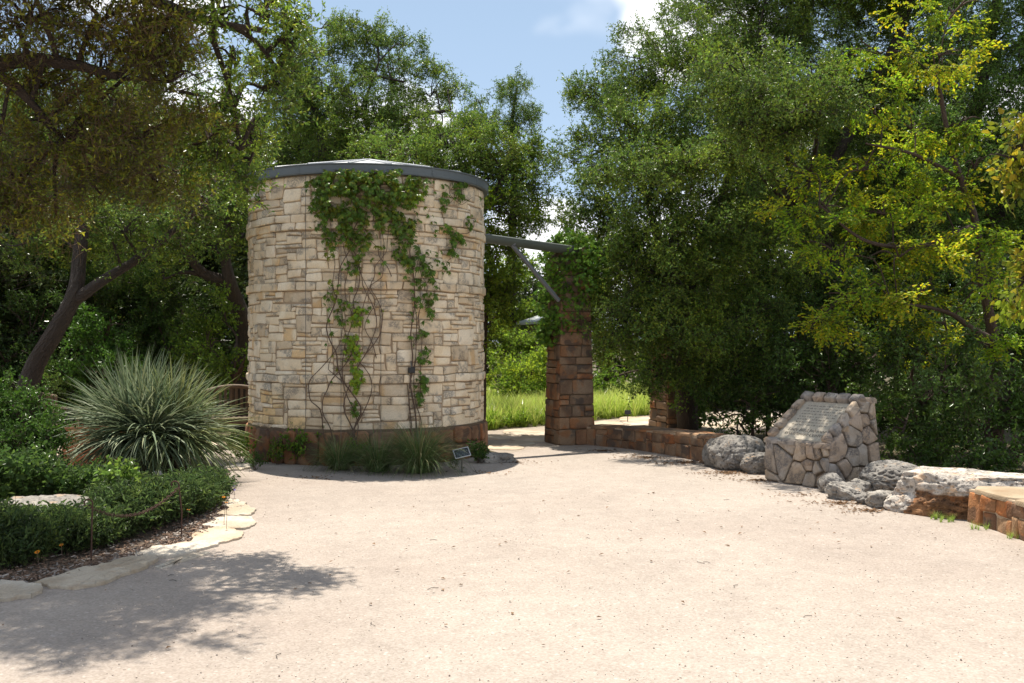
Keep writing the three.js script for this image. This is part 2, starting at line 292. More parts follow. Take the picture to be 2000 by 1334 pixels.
// ------------------------------------------------------------------ ground
function sheet(name, pts, y, m, parent = scene) {
  const s = new THREE.Shape(pts.map((p) => new THREE.Vector2(p[0], -p[1]))), g = new THREE.ShapeGeometry(s).rotateX(-Math.PI / 2).translate(0, y, 0);
  const P = g.attributes.position, uv = []; for (let i = 0; i < P.count; i++) uv.push(P.getX(i), P.getZ(i)); g.setAttribute('uv', new THREE.Float32BufferAttribute(uv, 2));
  return part(name, g, m, parent);
}
{
  const g = new THREE.PlaneGeometry(700, 700, 1, 1).rotateX(-Math.PI / 2); const P = g.attributes.position, uv = []; for (let i = 0; i < P.count; i++) uv.push(P.getX(i), P.getZ(i)); g.setAttribute('uv', new THREE.Float32BufferAttribute(uv, 2));
  tag(part('ground', g, M.forest, scene), 'shaded leaf littered woodland floor around the gravel plaza', 'ground', null, 'structure');
}
// edge of the planted bed, from the picture (outer side of the flagstone border)
const BED = [[-120, 1190], [0, 1152], [100, 1130], [230, 1100], [310, 1082], [380, 1057], [408, 1032], [435, 1008], [436, 985], [436, 965], [444, 940], [452, 915]].map(([x, y]) => gnd(x, y));
const bedEdge = new THREE.CatmullRomCurve3(BED, false, 'centripetal').getPoints(60).map((p) => [p.x, p.z]);
tag(sheet('gravel_plaza', [[-14, 12], [14, 12], [14, -4], [5.2, -6.5], [4.6, -8.5], [4.6, -11], [4.2, -12.6], [2.9, -13.2], [2.4, -14.5], [1.2, -15.75], [0.6, -15.3], [-0.1, -14.2], [-1, -14.6], [-4.6, -14.6], [-4.6, -12.9], ...bedEdge.slice().reverse(), [-14, -4]], 0.004, M.gravel), 'pale pinkish crushed granite plaza in front of the round stone tower', 'gravel', null, 'structure');
tag(sheet('soil', [...bedEdge, [-4.4, -13.6], [-9.5, -13.6], [-9.5, -5.5]], 0.006, M.soil), 'dark mulched soil of the planted bed beside the plaza', 'soil', null, 'structure');

// slab lying on the ground
function slab(poly, y, h, R, o = {}) { return stone(poly, (u, v, w) => V(u, y + w, -v), R, { joint: 0.012, out: h, edge: 0.014, back: 0.03, wobble: 0.012, round: 0.2, lean: 0.002, ...o }); }
{ // flagstone path behind the tower and the pillar
  const R = rng(301), poly = [[-3.2, -17.4], [-0.5, -17.7], [0.68, -18.85], [2.9, -21.4], [7, -24.2], [8.4, -22.6], [4.6, -18.2], [3.35, -15.4], [1.3, -15.9], [0.62, -15.3], [-0.12, -14.1], [-0.9, -16.0], [-3.2, -16.4]];
  const g = tag(sheet('path', poly, 0.005, mat(S_gravel, 7, { rough: 0.97, bump: 0.01, tint: [1.0, 0.99, 0.95] })), 'pale flagstone path running behind the tower and the low wall', 'path', null, 'structure');
  const hull = [[-3.2, -14.0], [8.4, -14.0], [8.4, -24.2], [-3.2, -24.2]].map(([x, z]) => [x, -z]);
  const inPoly = (x, z) => { let s = false; for (let i = 0, j = poly.length - 1; i < poly.length; j = i++) { const [xi, zi] = poly[i], [xj, zj] = poly[j]; if ((zi > z) !== (zj > z) && x < (xj - xi) * (z - zi) / (zj - zi) + xi) s = !s; } return s; };
  for (const c of cells(hull, 190, R, 2)) { const k = centre(c); if (!c.every((q) => inPoly(lerp(q[0], k[0], 0.12), -lerp(q[1], k[1], 0.12)))) continue; part('flagstone', slab(c, 0.0, 0.022, R, { joint: 0.018 }), pick(M.flag, R), g); }
}
{ // flagstones that edge the bed
  const R = rng(302), g = new THREE.Group(); g.name = 'flagstone_border'; scene.add(g); tag(g, 'row of flat tan flagstones edging the planted bed', 'edging', null, 'structure');
  const F1 = [
    [[-90, 1172], [0, 1140], [78, 1146], [84, 1160], [60, 1170], [0, 1178], [-80, 1200]],
    [[70, 1143], [130, 1122], [185, 1110], [235, 1098], [300, 1088], [308, 1098], [285, 1112], [240, 1128], [205, 1144], [150, 1153], [100, 1151]],
    [[258, 1090], [300, 1074], [345, 1068], [395, 1058], [430, 1057], [425, 1068], [380, 1082], [325, 1093]],
    [[372, 1050], [405, 1035], [440, 1032], [478, 1042], [474, 1052], [440, 1062], [405, 1068], [376, 1066]],
    [[395, 1030], [432, 1012], [470, 1006], [497, 1014], [500, 1028], [480, 1036], [430, 1034]],
    [[425, 1008], [450, 996], [480, 994], [496, 1000], [492, 1010], [460, 1012]],
    [[430, 992], [460, 985], [480, 986], [478, 993], [450, 997]],
    [[455, 992], [478, 988], [500, 998], [484, 1005], [466, 1002]],
    [[425, 983], [445, 979], [470, 980], [468, 985], [440, 988]],
    [[440, 915], [462, 909], [486, 910], [492, 915], [470, 920], [444, 921]],
    [[300, 1110], [345, 1092], [400, 1078], [410, 1082], [360, 1098], [320, 1112]],
  ];
  F1.forEach((f, i) => { const p0 = f.map(([x, y]) => { const q = gnd(x, y); return [q.x, -q.z]; }), p = []; p0.forEach((a, k) => { const b = p0[(k + 1) % p0.length]; for (let t = 0; t < 3; t++) p.push([lerp(a[0], b[0], t / 3) + (R() - 0.5) * 0.035, lerp(a[1], b[1], t / 3) + (R() - 0.5) * 0.035]); }); part('flagstone', slab(p, 0.002, i === 10 ? 0.012 : 0.018 + R() * 0.012, R, { joint: 0.001, wobble: 0.016, round: 0.12, edge: 0.006 }), pick(M.flag, R), g); });
}

// ------------------------------------------------------------------ the round stone tower
const T = { x: -2.09, z: -14.45, r: 1.665, brown: 0.45, top: 3.76 };
const face0 = Math.atan2(-T.x, -T.z);                                     // angle (from +z towards +x) that looks at the camera
const tw = (a, y, r) => V(T.x + Math.sin(face0 + a) * r, y, T.z + Math.cos(face0 + a) * r);
function onTower(px, py, off = 0.03) {                                     // the point of the wall that shows there
  const dx = (px - CX) / F, r = T.r + off, A = dx * dx + 1, B = -2 * (dx * T.x - T.z), C = T.x * T.x + T.z * T.z - r * r, D = B * B - 4 * A * C;
  const t = D > 0 ? (-B - Math.sqrt(D)) / (2 * A) : -B / (2 * A), p = V(dx * t, EYE - (py - CY) / F * t, -t), n = V(p.x - T.x, 0, p.z - T.z).normalize();
  return { p, n };
}
const tower = thing('stone_tower', 'round cream limestone tower with dark stone base and grey metal roof', 'tower', V(T.x, 0, T.z));
{
  const R = rng(11), loc = (p) => p.sub(tower.position), map = (u, v, w) => loc(tw(u / T.r, v, T.r + w));
  const cyl = (r, y0, y1, seg = 96) => { const g = new THREE.CylinderGeometry(r, r, y1 - y0, seg, 1, true).translate(0, (y0 + y1) / 2, 0), uv = g.attributes.uv; for (let i = 0; i < uv.count; i++) uv.setXY(i, uv.getX(i) * 2 * Math.PI * r, uv.getY(i) * (y1 - y0)); return g; };
  part('mortar_wall', cyl(T.r - 0.004, 0.4, T.top + 0.06), M.mortar, tower);
  part('mortar_base', cyl(T.r + 0.02, 0, 0.47), M.mortarDark, tower);
  // squared rubble laid out on a grid of small cells
  const NC = 140, cw = 2 * Math.PI * T.r / NC, ch = 0.055, NR = Math.floor((T.top - T.brown) / ch), used = Array.from({ length: NR }, () => new Uint8Array(NC)), blocks = [];
  const course = (y, h) => { const r0 = Math.round((y - T.brown) / ch); for (let c = 0; c < NC;) { let w = 3 + Math.floor(R() * 3); if (NC - c - w < 2) w = NC - c; blocks.push({ c, r: r0, w, h, ledge: true }); for (let i = 0; i < w; i++) for (let k = 0; k < h; k++) used[r0 + k][c + i] = 1; c += w; } };
  course(1.04, 2); course(2.25, 2); course(3.12, 2); course(3.01, 2);
  for (let r = 0; r < NR; r++) for (let c = 0; c < NC; c++) {
    if (used[r][c]) continue;
    const big = R(); let w = big > 0.9 ? 4 + Math.floor(R() * 3) : 2 + Math.floor(R() * 3.4), h = big > 0.9 ? 3 + Math.floor(R() * 1.6) : big < 0.36 ? 1 : 2 + Math.floor(R() * 1.25);
    if (h === 1) w = Math.max(w, 3);
    if (h > w) h = w;
    let ww = 0; while (ww < w && c + ww < NC && !used[r][c + ww]) ww++;
    let hh = 0; while (hh < h && r + hh < NR && (() => { for (let i = 0; i < ww; i++) if (used[r + hh][c + i]) return false; return true; })()) hh++;
    if (c + ww < NC && !used[r][c + ww] && (c + ww + 1 >= NC || used[r][c + ww + 1]) && hh === 1) ww++;
    if (r + hh === NR - 1) { let ok = true; for (let i = 0; i < ww; i++) if (used[r + hh][c + i]) ok = false; if (ok) hh++; }
    for (let k = 0; k < hh; k++) for (let i = 0; i < ww; i++) used[r + k][c + i] = 1;
    blocks.push({ c, r, w: ww, h: hh });
  }
  const J = (c, r) => { const q = rng((((c % NC) + NC) % NC) * 977 + r * 31 + 5); return [(q() - 0.5) * 0.03, (q() - 0.5) * 0.024]; };
  const rows = [];
  for (const b of blocks) {
    const P = [[b.c, b.r], [b.c + b.w, b.r], [b.c + b.w, b.r + b.h], [b.c, b.r + b.h]].map(([c, r]) => { const j = J(c, r); return [(c - NC / 2) * cw + j[0], T.brown + r * ch + (r > 0 && r < NR ? j[1] : 0)]; });
    const mid = (b.c + b.w / 2 - NC / 2) * cw / T.r, y = T.brown + (b.r + b.h / 2) * ch;
    const g = stone(P, map, R, { joint: 0.002 + R() * 0.005, out: b.ledge ? 0.036 + R() * 0.012 : 0.004 + R() * 0.02, edge: 0.008, back: 0.03, wobble: 0.007, round: 0.09, lean: 0.008 });
    const worn = Math.exp(-Math.pow((mid - 0.02) / 0.42, 2)) * smooth(3.3, 2.4, y) + 0.12, och = y < 1.0 && mid < -0.55;
    const m = och && R() < 0.35 ? pick(M.limeOchre, R) : R() < worn * 0.9 ? pick(M.limeOld, R) : pick(M.lime, R);
    rows.push({ g, m, size: Math.abs(mid) < 1.45 ? Math.cos(mid) * b.w * b.h : -1 });
  }
  rows.sort((a, b) => b.size - a.size);
  const rest = new Map();
  rows.forEach(({ g, m, size }, i) => { if (i < 285 && size > 0) part('stone', g, m, tower); else { if (!rest.has(m)) rest.set(m, []); rest.get(m).push(g); } });
  for (const [m, list] of rest) part('small_stones', merge(list), m, tower, 'stuff');
  // dark upright base stones
  const mapB = (u, v, w) => loc(tw(u / T.r, v, T.r + 0.03 + w)); let u = -Math.PI * T.r;
  while (u < Math.PI * T.r - 0.05) {
    let w = 0.16 + R() * 0.3; if (u + w > Math.PI * T.r - 0.12) w = Math.PI * T.r - u;
    const k = R() < 0.35 ? [[u, -0.02], [u + w, -0.02], [u + w, 0.2 + R() * 0.05], [u, 0.2 + R() * 0.05]] : null, y0 = k ? k[2][1] : -0.02;
    const low = k && stone(k, mapB, R, { joint: 0.008, out: 0.025 + R() * 0.02, edge: 0.015, wobble: 0.012 });
    if (low) part('base_stone', low, pick(M.sandBase, R), tower);
    const t = 0.445 + (R() - 0.5) * 0.03; part('base_stone', stone([[u, k ? k[3][1] : y0], [u + w, y0], [u + w, t], [u, t + (R() - 0.5) * 0.015]], mapB, R, { joint: 0.008, out: 0.025 + R() * 0.022, edge: 0.015, wobble: 0.014 }), pick(M.sandBase, R), tower);
    u += w;
  }
  // metal rim and panelled roof
  const rr = T.r + 0.075;
  const prof = [[rr - 0.07, T.top - 0.005], [rr, T.top - 0.005], [rr + 0.004, T.top + 0.012], [rr + 0.004, T.top + 0.1], [rr + 0.014, T.top + 0.108], [rr + 0.014, T.top + 0.122], [rr - 0.02, T.top + 0.124], [rr - 0.02, T.top + 0.09]].map((p) => new THREE.Vector2(...p));
  const flat = new THREE.LatheGeometry(prof, 120).toNonIndexed(); flat.computeVertexNormals(); part('rim', flat, M.fascia, tower);
  for (let i = 0; i < 12; i++) part('rim_joint', box(0.05, 0.098, 0.006, 0, T.top + 0.056, rr + 0.005, 0.002).rotateY(i / 12 * Math.PI * 2 + 0.13), M.fascia, tower);
  part('soffit', new THREE.RingGeometry(T.r - 0.1, rr - 0.02, 96).rotateX(Math.PI / 2).translate(0, T.top + 0.03, 0), M.fascia, tower);
  const NP = 20, y0 = T.top + 0.118, apex = 4.22, r0 = rr - 0.012, r1 = 0.07;
  for (let i = 0; i < NP; i++) {
    const a0 = i / NP * 2 * Math.PI + 0.005, a1 = (i + 1) / NP * 2 * Math.PI - 0.005, P = (a, r, d = 0) => [Math.sin(a) * r, lerp(y0, apex, (r0 - r) / (r0 - r1)) + d, Math.cos(a) * r];
    const g = new THREE.BufferGeometry(), q = [P(a0, r0), P(a1, r0), P(a1, r1), P(a0, r1), P(a0, r0, -0.02), P(a1, r0, -0.02), P(a1, r1, -0.02), P(a0, r1, -0.02)].flat();
    g.setAttribute('position', new THREE.Float32BufferAttribute(q, 3)); g.setAttribute('uv', new THREE.Float32BufferAttribute([0, 0, 0.5, 0, 0.3, 1.6, 0.2, 1.6, 0, 0, 0.5, 0, 0.3, 1.6, 0.2, 1.6], 2)); g.setIndex([0, 1, 2, 0, 2, 3, 4, 6, 5, 4, 7, 6, 0, 4, 5, 0, 5, 1, 1, 5, 6, 1, 6, 2, 3, 7, 4, 3, 4, 0]);
    const gg = g.toNonIndexed(); gg.computeVertexNormals(); part('roof_panel', gg, M.zinc, tower);
    const a = i / NP * 2 * Math.PI, s0 = V(...P(a, r0, 0.008)), s1 = V(...P(a, r1, 0.008)); part('roof_seam', bar([s0, s0.clone().lerp(s1, 0.5), s1], 0.013, 5), M.zinc, tower);
  }
  part('roof_cap', new THREE.CylinderGeometry(0.07, 0.1, 0.035, 20).translate(0, apex + 0.005, 0), M.fascia, tower);
  // trellis wires down the wall
  for (const px of [597, 666, 744]) { const a = loc(onTower(px, 372, 0.05).p), b = loc(onTower(px, 852, 0.06).p); a.y = T.top - 0.02; b.y = 0.36; part('wire', bar([a, a.clone().lerp(b, 0.5), b], 0.0035, 4), M.wire, tower); }
}
{ // small floodlight under the rim, at the left edge of the tower
  const { p, n } = onTower(508, 386, 0.03), g = thing('floodlight', 'small white and red floodlight fixed under the rim at the tower edge', 'lamp', p, Math.atan2(n.x, n.z));
  part('bracket', merge([box(0.035, 0.07, 0.03, 0, -0.02, 0.02), bar([V(0, 0.13, 0.005), V(-0.006, 0.07, 0.02), V(0, 0, 0.02)], 0.006, 5)]), M.black, g);
  part('housing', merge([box(0.2, 0.065, 0.075, -0.1, 0.015, 0.05, 0.014)]), M.whitePlastic, g);
  part('lens', merge([box(0.05, 0.085, 0.085, -0.215, -0.005, 0.055, 0.014)]), M.redPlastic, g);
}
{ // black box with cable at mid wall
  const { p, n } = onTower(803, 723, 0.05), g = thing('junction_box', 'small black electrical box on the tower wall between vine stems', 'electrical box', p, Math.atan2(n.x, n.z));
  part('cover', box(0.088, 0.075, 0.045, 0, 0, 0.015, 0.008), M.black, g);
  part('conduit', merge([bar([V(0, 0.03, 0.01), V(0.002, 0.07, 0.0), V(0, 0.12, -0.01)], 0.008, 6), box(0.02, 0.02, 0.02, 0, 0.045, 0.012)]), M.wire, g);
}

// ------------------------------------------------------------------ pillars, gutter beam, low walls
function wallStones(parent, frameTo, rowsOf, R, mats, name = 'stone', o = {}) { for (const q of rowsOf) part(name, stone(q, frameTo, R, { joint: 0.005, out: 0.018 + R() * 0.02, edge: 0.009, wobble: 0.01, round: 0.1, ...o }), pick(mats, R), parent); }
function ashlar(len, h, R, { hmin = 0.1, hmax = 0.24, wmin = 0.14, wmax = 0.36, split = 0.3, wAt } = {}) {
  const out = []; let y = 0;
  while (y < h - 0.02) {
    let rh = lerp(hmin, hmax, R()); if (h - y - rh < hmin * 0.7) rh = h - y;
    const L0 = wAt ? wAt(y) : len, L1 = wAt ? wAt(y + rh) : len; let s = 0; const cuts = [0];
    while (s < 1) { s += lerp(wmin, wmax, R()) / L0; if (1 - s < wmin * 0.7 / L0) s = 1; cuts.push(s); }
    for (let i = 0; i < cuts.length - 1; i++) {
      const c0 = cuts[i] - 0.5, c1 = cuts[i + 1] - 0.5, j0 = i ? (R() - 0.5) * 0.02 : 0, j1 = i < cuts.length - 2 ? (R() - 0.5) * 0.02 : 0;
      const q = (a, b) => [[c0 * lerp(L0, L1, a) + j0, y + rh * a], [c1 * lerp(L0, L1, a) + j1, y + rh * a], [c1 * lerp(L0, L1, b) + j1, y + rh * b], [c0 * lerp(L0, L1, b) + j0, y + rh * b]];
      if (rh > 0.16 && R() < split) { const m = 0.35 + R() * 0.3; out.push(q(0, m), q(m, 1)); } else out.push(q(0, 1));
    }
    y += rh;
  }
  return out;
}
function pillar(name, label, pos, turn, w0, w1, h, seed, mats) {
  const R = rng(seed), g = thing(name, label, 'pillar', pos, turn, null);
  const core = new THREE.CylinderGeometry(w1 / Math.SQRT2, w0 / Math.SQRT2, h, 4, 1).rotateY(Math.PI / 4).translate(0, h / 2, 0); part('mortar_core', core.toNonIndexed(), M.mortarDark, g); g.children[0].geometry.computeVertexNormals();
  for (let f = 0; f < 4; f++) {
    const a = f * Math.PI / 2, wAt = (y) => lerp(w0, w1, y / h) + (f % 2 ? -0.004 : 0.05), to = (u, v, w) => V(u, v, lerp(w0, w1, v / h) / 2 + w).applyAxisAngle(UP, a);
    wallStones(g, to, ashlar(w0, h, R, { hmin: 0.12, hmax: 0.27, wmin: 0.16, wmax: 0.4, split: 0.18, wAt }), R, mats);
  }
  part('cap_stone', slab([[-w1 * 0.6, -w1 * 0.6], [w1 * 0.6, -w1 * 0.6], [w1 * 0.6, w1 * 0.6], [-w1 * 0.6, w1 * 0.6]], h, 0.07, R), pick(mats, R), g);
  return g;
}
const P1 = gnd(1112, 866), P2 = gnd(1318, 836);
pillar('stone_pillar', 'tapered brown stone pillar with leafy top at the path opening', P1, 0.36, 0.56, 0.43, 3.0, 41, M.sand);
pillar('stone_pillar', 'vine covered stone pillar in shade behind the low wall', P2, 0.36, 0.66, 0.5, 3.1, 42, M.sand);
{
  const a = at(930, 461, 14.5), b = at(1112, 486, 15.35), c = V(P2.x, b.y + 0.02, P2.z), g = thing('gutter_beam', 'long grey green metal gutter beam spanning from tower to stone pillar', 'beam', a);
  const loc = (p) => p.clone().sub(a), run = (p, q, n) => { // half round channel with rolled lips
    const s = new THREE.Shape(); const r = 0.085; for (let i = 0; i <= 14; i++) { const t = Math.PI * i / 14; s[i ? 'lineTo' : 'moveTo'](-Math.cos(t) * r, -Math.sin(t) * r); } s.lineTo(r, 0.03); s.lineTo(r - 0.02, 0.045); s.lineTo(-r + 0.02, 0.045); s.lineTo(-r, 0.03); s.closePath();
    const len = p.distanceTo(q), e = new THREE.ExtrudeGeometry(s, { depth: len, bevelEnabled: false, curveSegments: 6 }); e.applyMatrix4(new THREE.Matrix4().lookAt(q, p, UP).setPosition(p)); return e; };
  part('channel', run(loc(a), loc(b)), M.beam, g); part('channel', run(loc(b).add(V(0, 0.004, 0)), loc(c)), M.beam, g);
  const t0 = at(1000, 478, 14.78), t1 = at(1092, 588, 15.12), d = t1.clone().sub(t0), m = t0.clone().add(t1).multiplyScalar(0.5), bx = box(0.06, d.length(), 0.045, 0, 0, 0, 0.008);
  bx.applyQuaternion(new THREE.Quaternion().setFromUnitVectors(UP, d.clone().normalize())).translate(...loc(m).toArray()); part('brace', bx, M.brace, g);
  part('hanger', box(0.11, 0.10, 0.09, ...loc(at(1000, 473, 14.8)).toArray(), 0.01), M.brace, g);
}
function lowWall(name, label, pts, h, thick, seed, mats, cuts, caps = M.capStone) {
  const R = rng(seed), curve = new THREE.CatmullRomCurve3(pts, false, 'centripetal'), len = curve.getLength(), g = thing(name, label, 'low wall', pts[0]);
  const P = (u) => { const t = clamp(u / len), p = curve.getPointAt(t), d = curve.getTangentAt(t); return { p, n: V(-d.z, 0, d.x).multiplyScalar(-1) }; };
  const hh = (u) => h[0] + (h[1] - h[0]) * u / len, s = P(len / 2), side = s.n.dot(V(-s.p.x, 0, -s.p.z)) > 0 ? 1 : -1;          // plaza side
  const to = (off) => (u, v, w) => { const q = P(u), e = q.p.clone().addScaledVector(q.n, side * (w + off)); e.y = v; return e.sub(pts[0]); };
  const N = 40, pos = [], idx = []; for (let i = 0; i <= N; i++) { const u = len * i / N, q = P(u), hy = hh(u) - 0.02; for (const [w, y] of [[0, 0], [0, hy], [-thick, hy], [-thick, 0]]) { const e = q.p.clone().addScaledVector(q.n, side * w).sub(pts[0]); pos.push(e.x, y, e.z); } }
  for (let i = 0; i < N; i++) for (let k = 0; k < 4; k++) { const a = i * 4 + k, b = i * 4 + (k + 1) % 4; idx.push(a, b, a + 4, b, b + 4, a + 4); } idx.push(0, 2, 1, 0, 3, 2, N * 4, N * 4 + 1, N * 4 + 2, N * 4, N * 4 + 2, N * 4 + 3);
  const cg = new THREE.BufferGeometry(); cg.setAttribute('position', new THREE.Float32BufferAttribute(pos, 3)); cg.setAttribute('uv', new THREE.Float32BufferAttribute(pos.filter((_, i) => i % 3 !== 2), 2)); cg.setIndex(idx); const c2 = cg.toNonIndexed(); c2.computeVertexNormals(); part('mortar_core', c2, M.mortar, g);
  let u = 0; const hm = Math.min(...h);
  while (u < len - 0.02) {
    let w = cuts ? cuts[0] + R() * (cuts[1] - cuts[0]) : 0.14 + R() * 0.26; if (len - u - w < 0.1) w = len - u;
    const H = (uu) => hh(uu) - 0.035, st = [];
    if (R() < 0.22) st.push([[u, 0], [u + w, 0], [u + w, H(u + w)], [u, H(u)]]);
    else { const m = 0.4 + R() * 0.25, m2 = m + (R() - 0.5) * 0.15; if (R() < 0.5 && w > 0.2) { const k = w * (0.4 + R() * 0.2); st.push([[u, 0], [u + k, 0], [u + k, H(u) * m], [u, H(u) * m]], [[u + k, 0], [u + w, 0], [u + w, H(u + w) * m2], [u + k, H(u) * m]]); } else st.push([[u, 0], [u + w, 0], [u + w, H(u + w) * m2], [u, H(u) * m]]); st.push([[u, H(u) * m], [u + w, H(u + w) * m2], [u + w, H(u + w)], [u, H(u)]]); }
    for (const q of st) { q.forEach((e) => { if (e[1] === 0) e[1] = -0.02; }); part('stone', stone(q, to(0), R, { joint: 0.004, out: 0.012 + R() * 0.022, edge: 0.009, wobble: 0.012, round: 0.1, lean: 0.02 }), pick(mats, R), g); }
    u += w;
  }
  u = 0; // capping slabs
  while (u < len - 0.02) { let w = 0.35 + R() * 0.4; if (len - u - w < 0.25) w = len - u; const q = P(u + w / 2); const g2 = stone([[u, -thick - 0.02], [u + w, -thick - 0.02], [u + w, 0.03], [u, 0.03]], (a, b, c) => { const e = P(a), k = e.p.clone().addScaledVector(e.n, side * b); k.y = hh(a) - 0.03 + c; return k.sub(pts[0]); }, R, { joint: 0.004, out: 0.035, edge: 0.012, back: 0.012, wobble: 0.008 }); part('cap_stone', g2, pick(caps, R), g); u += w; }
  return g;
}
M.capBrown = [[0.7, 0.66, 0.6], [0.8, 0.72, 0.62]].map((t) => mat(S_sand, 1.0, { tint: t, bump: 0.012 }));
M.capStone = [[0.47, 0.40, 0.33], [0.53, 0.45, 0.35]].map((t) => mat(S_flag, 1.0, { tint: t, bump: 0.012 }));
lowWall('low_wall', 'low brown stone wall curving from the pillar to a grey boulder', [gnd(1146, 869), gnd(1220, 876), gnd(1310, 890), gnd(1420, 913)], [0.30, 0.37], 0.38, 51, M.sand, null, M.capBrown);
lowWall('low_wall', 'low orange brown stone wall beside the pale boulder at plaza edge', [gnd(1893, 1019), gnd(1945, 1037), gnd(2010, 1061), V(4.05, 0, -6.2)], [0.31, 0.34], 0.45, 52, M.sandWarm, [0.2, 0.34]);

// ------------------------------------------------------------------ stone marker with slanted plaque
{
  const R = rng(61), base = gnd(1495, 938), fr = gnd(1618, 957), ax = fr.clone().sub(base), Wd = ax.length(); ax.normalize();
  const bx = V(-ax.z, 0, ax.x); if (bx.z > 0) bx.negate();                      // into the marker, away from the plaza
  const Dp = 0.86, Hf = 0.49, Hr = 0.955, D0 = 0.03, D1 = 0.66;
  const g = thing('stone_marker', 'fieldstone marker with slanted engraved plaque standing between boulders', 'monument', base);
  const P = (u, y, d) => V(0, y, 0).addScaledVector(ax, u).addScaledVector(bx, d);
  const bl = 0.035; // walls lean in a little
  const lean = (y) => bl * y;
  { // core
    const q = [[0, 0], [Dp, 0], [Dp - 0.05, Hr - 0.05], [D1 - 0.02, Hr - 0.05], [D0, Hf - 0.05], [0, Hf - 0.05]], n = q.length, pos = [], idx = [];
    for (const u of [0.02, Wd - 0.02]) for (const [d, y] of q) { const e = P(u + (u < 0.5 ? lean(y) : -lean(y)), y, d + 0.005); pos.push(e.x, e.y, e.z); }
    for (let i = 0; i < n; i++) { const j = (i + 1) % n; idx.push(i, j, n + i, j, n + j, n + i); } for (let i = 1; i < n - 1; i++) idx.push(0, i + 1, i, n, n + i, n + i + 1);
    const c = new THREE.BufferGeometry(); c.setAttribute('position', new THREE.Float32BufferAttribute(pos, 3)); c.setAttribute('uv', new THREE.Float32BufferAttribute(pos.filter((_, i) => i % 3 !== 2), 2)); c.setIndex(idx); const c2 = c.toNonIndexed(); c2.computeVertexNormals(); part('mortar_core', c2, M.mortarGrey, g);
  }
  const rubble = (poly, n, to, o = {}) => { for (const c of cells(poly, n, R, 1, 1)) part('stone', stone(c, to, R, { joint: 0.008, out: 0.014 + R() * 0.024, edge: 0.011, wobble: 0.014, round: 0.12, lean: 0.03, ...o }), pick(M.field, R), g); };
  rubble([[0, 0], [Wd, 0], [Wd - 0.02, Hf], [0.02, Hf]], 14, (u, v, w) => P(u, v, -w));                                                    // front
  rubble([[0, 0], [Dp, 0], [Dp - 0.03, Hr - 0.02], [D1, Hr - 0.02], [D0, Hf - 0.01]], 16, (u, v, w) => P(Wd + w - lean(v), v, u));      // side in shade
  rubble([[0, 0], [Dp, 0], [Dp - 0.03, Hr - 0.02], [D1, Hr - 0.02], [D0, Hf - 0.01]], 18, (u, v, w) => P(-w + lean(v), v, u));
  rubble([[0, 0], [Wd, 0], [Wd - 0.05, Hr - 0.02], [0.05, Hr - 0.02]], 20, (u, v, w) => P(u, v, Dp - 0.03 + w));
  // slanted face: s runs up the slope
  const sl = Math.hypot(D1 - D0, Hr - Hf), sd = (D1 - D0) / sl, sh = (Hr - Hf) / sl, to = (u, s, w) => P(u, Hf + s * sh + w * sd, D0 + s * sd - w * sh);
  const cop = (poly, o) => part('coping_stone', stone(poly, to, R, { joint: 0.004, out: 0.065 + R() * 0.014, edge: 0.022, back: 0.05, wobble: 0.014, round: 0.18, lean: 0.01, ...o }), pick(M.field, R), g);
  const cuts = [0, 0.2, 0.45, 0.72, 1]; for (let i = 0; i < 4; i++) { const a = cuts[i] * (sl - 0.11) + 0.0, b = cuts[i + 1] * (sl - 0.11) + 0.0; cop([[-0.02 + lean(Hf), a], [0.12, a], [0.12, b], [-0.005 + lean(Hf), b]]); cop([[Wd - 0.12, a], [Wd + 0.01 - lean(Hf), a], [Wd - 0.005 - lean(Hr), b], [Wd - 0.12, b]]); }
  const n = 5; for (let i = 0; i < n; i++) { const a = lerp(0.02, Wd - 0.02, i / n), b = lerp(0.02, Wd - 0.02, (i + 1) / n); cop([[a, sl - 0.11], [b, sl - 0.11], [b, sl + 0.02], [a, sl + 0.02]], { out: 0.078 });
    part('coping_stone', stone([[a, D1 - 0.02], [b, D1 - 0.02], [b, Dp + 0.02], [a, Dp + 0.02]], (u, v, w) => P(u, Hr - 0.03 + w, v), R, { joint: 0.004, out: 0.045, edge: 0.025, back: 0.02, wobble: 0.014 }), pick(M.field, R), g); }
  for (let i = 0; i < 4; i++) { const a = lerp(-0.02, Wd + 0.02, i / 4), b = lerp(-0.02, Wd + 0.02, (i + 1) / 4); part('coping_stone', stone([[a, -0.03], [b, -0.03], [b, 0.07], [a, 0.07]], (u, v, w) => P(u, Hf - 0.03 + w, v), R, { joint: 0.004, out: 0.04, edge: 0.02, back: 0.02, wobble: 0.014 }), pick(M.field, R), g); }
  // plaque: engraved limestone tablet
  const cw = 1024, chh = 896, cv = document.createElement('canvas'); cv.width = cw; cv.height = chh; const x = cv.getContext('2d');
  const paint = (bg, ink, bump) => {
    x.fillStyle = bg; x.fillRect(0, 0, cw, chh); const q = rng(9);
    if (!bump) for (let i = 0; i < 9000; i++) { const k = q(); x.fillStyle = k < 0.6 ? 'rgba(96,88,78,' + q() * 0.12 + ')' : 'rgba(236,226,206,' + q() * 0.14 + ')'; x.beginPath(); x.arc(q() * cw, q() * chh, 1 + q() * q() * 14, 0, 7); x.fill(); }
    x.strokeStyle = ink; x.fillStyle = ink; x.lineWidth = 5;
    for (let l = 0; l < 8; l++) { let p = 120 + q() * 40; const end = cw - 120 - q() * 60, y = 110 + l * 66; while (p < end) { const w = 14 + q() * 62; x.beginPath(); x.moveTo(p, y); for (let s = 0; s < w; s += 8) x.lineTo(p + s, y - (q() < 0.25 ? 26 : 15) * (Math.round(s / 8) % 2)); x.stroke(); p += w + 18; } }
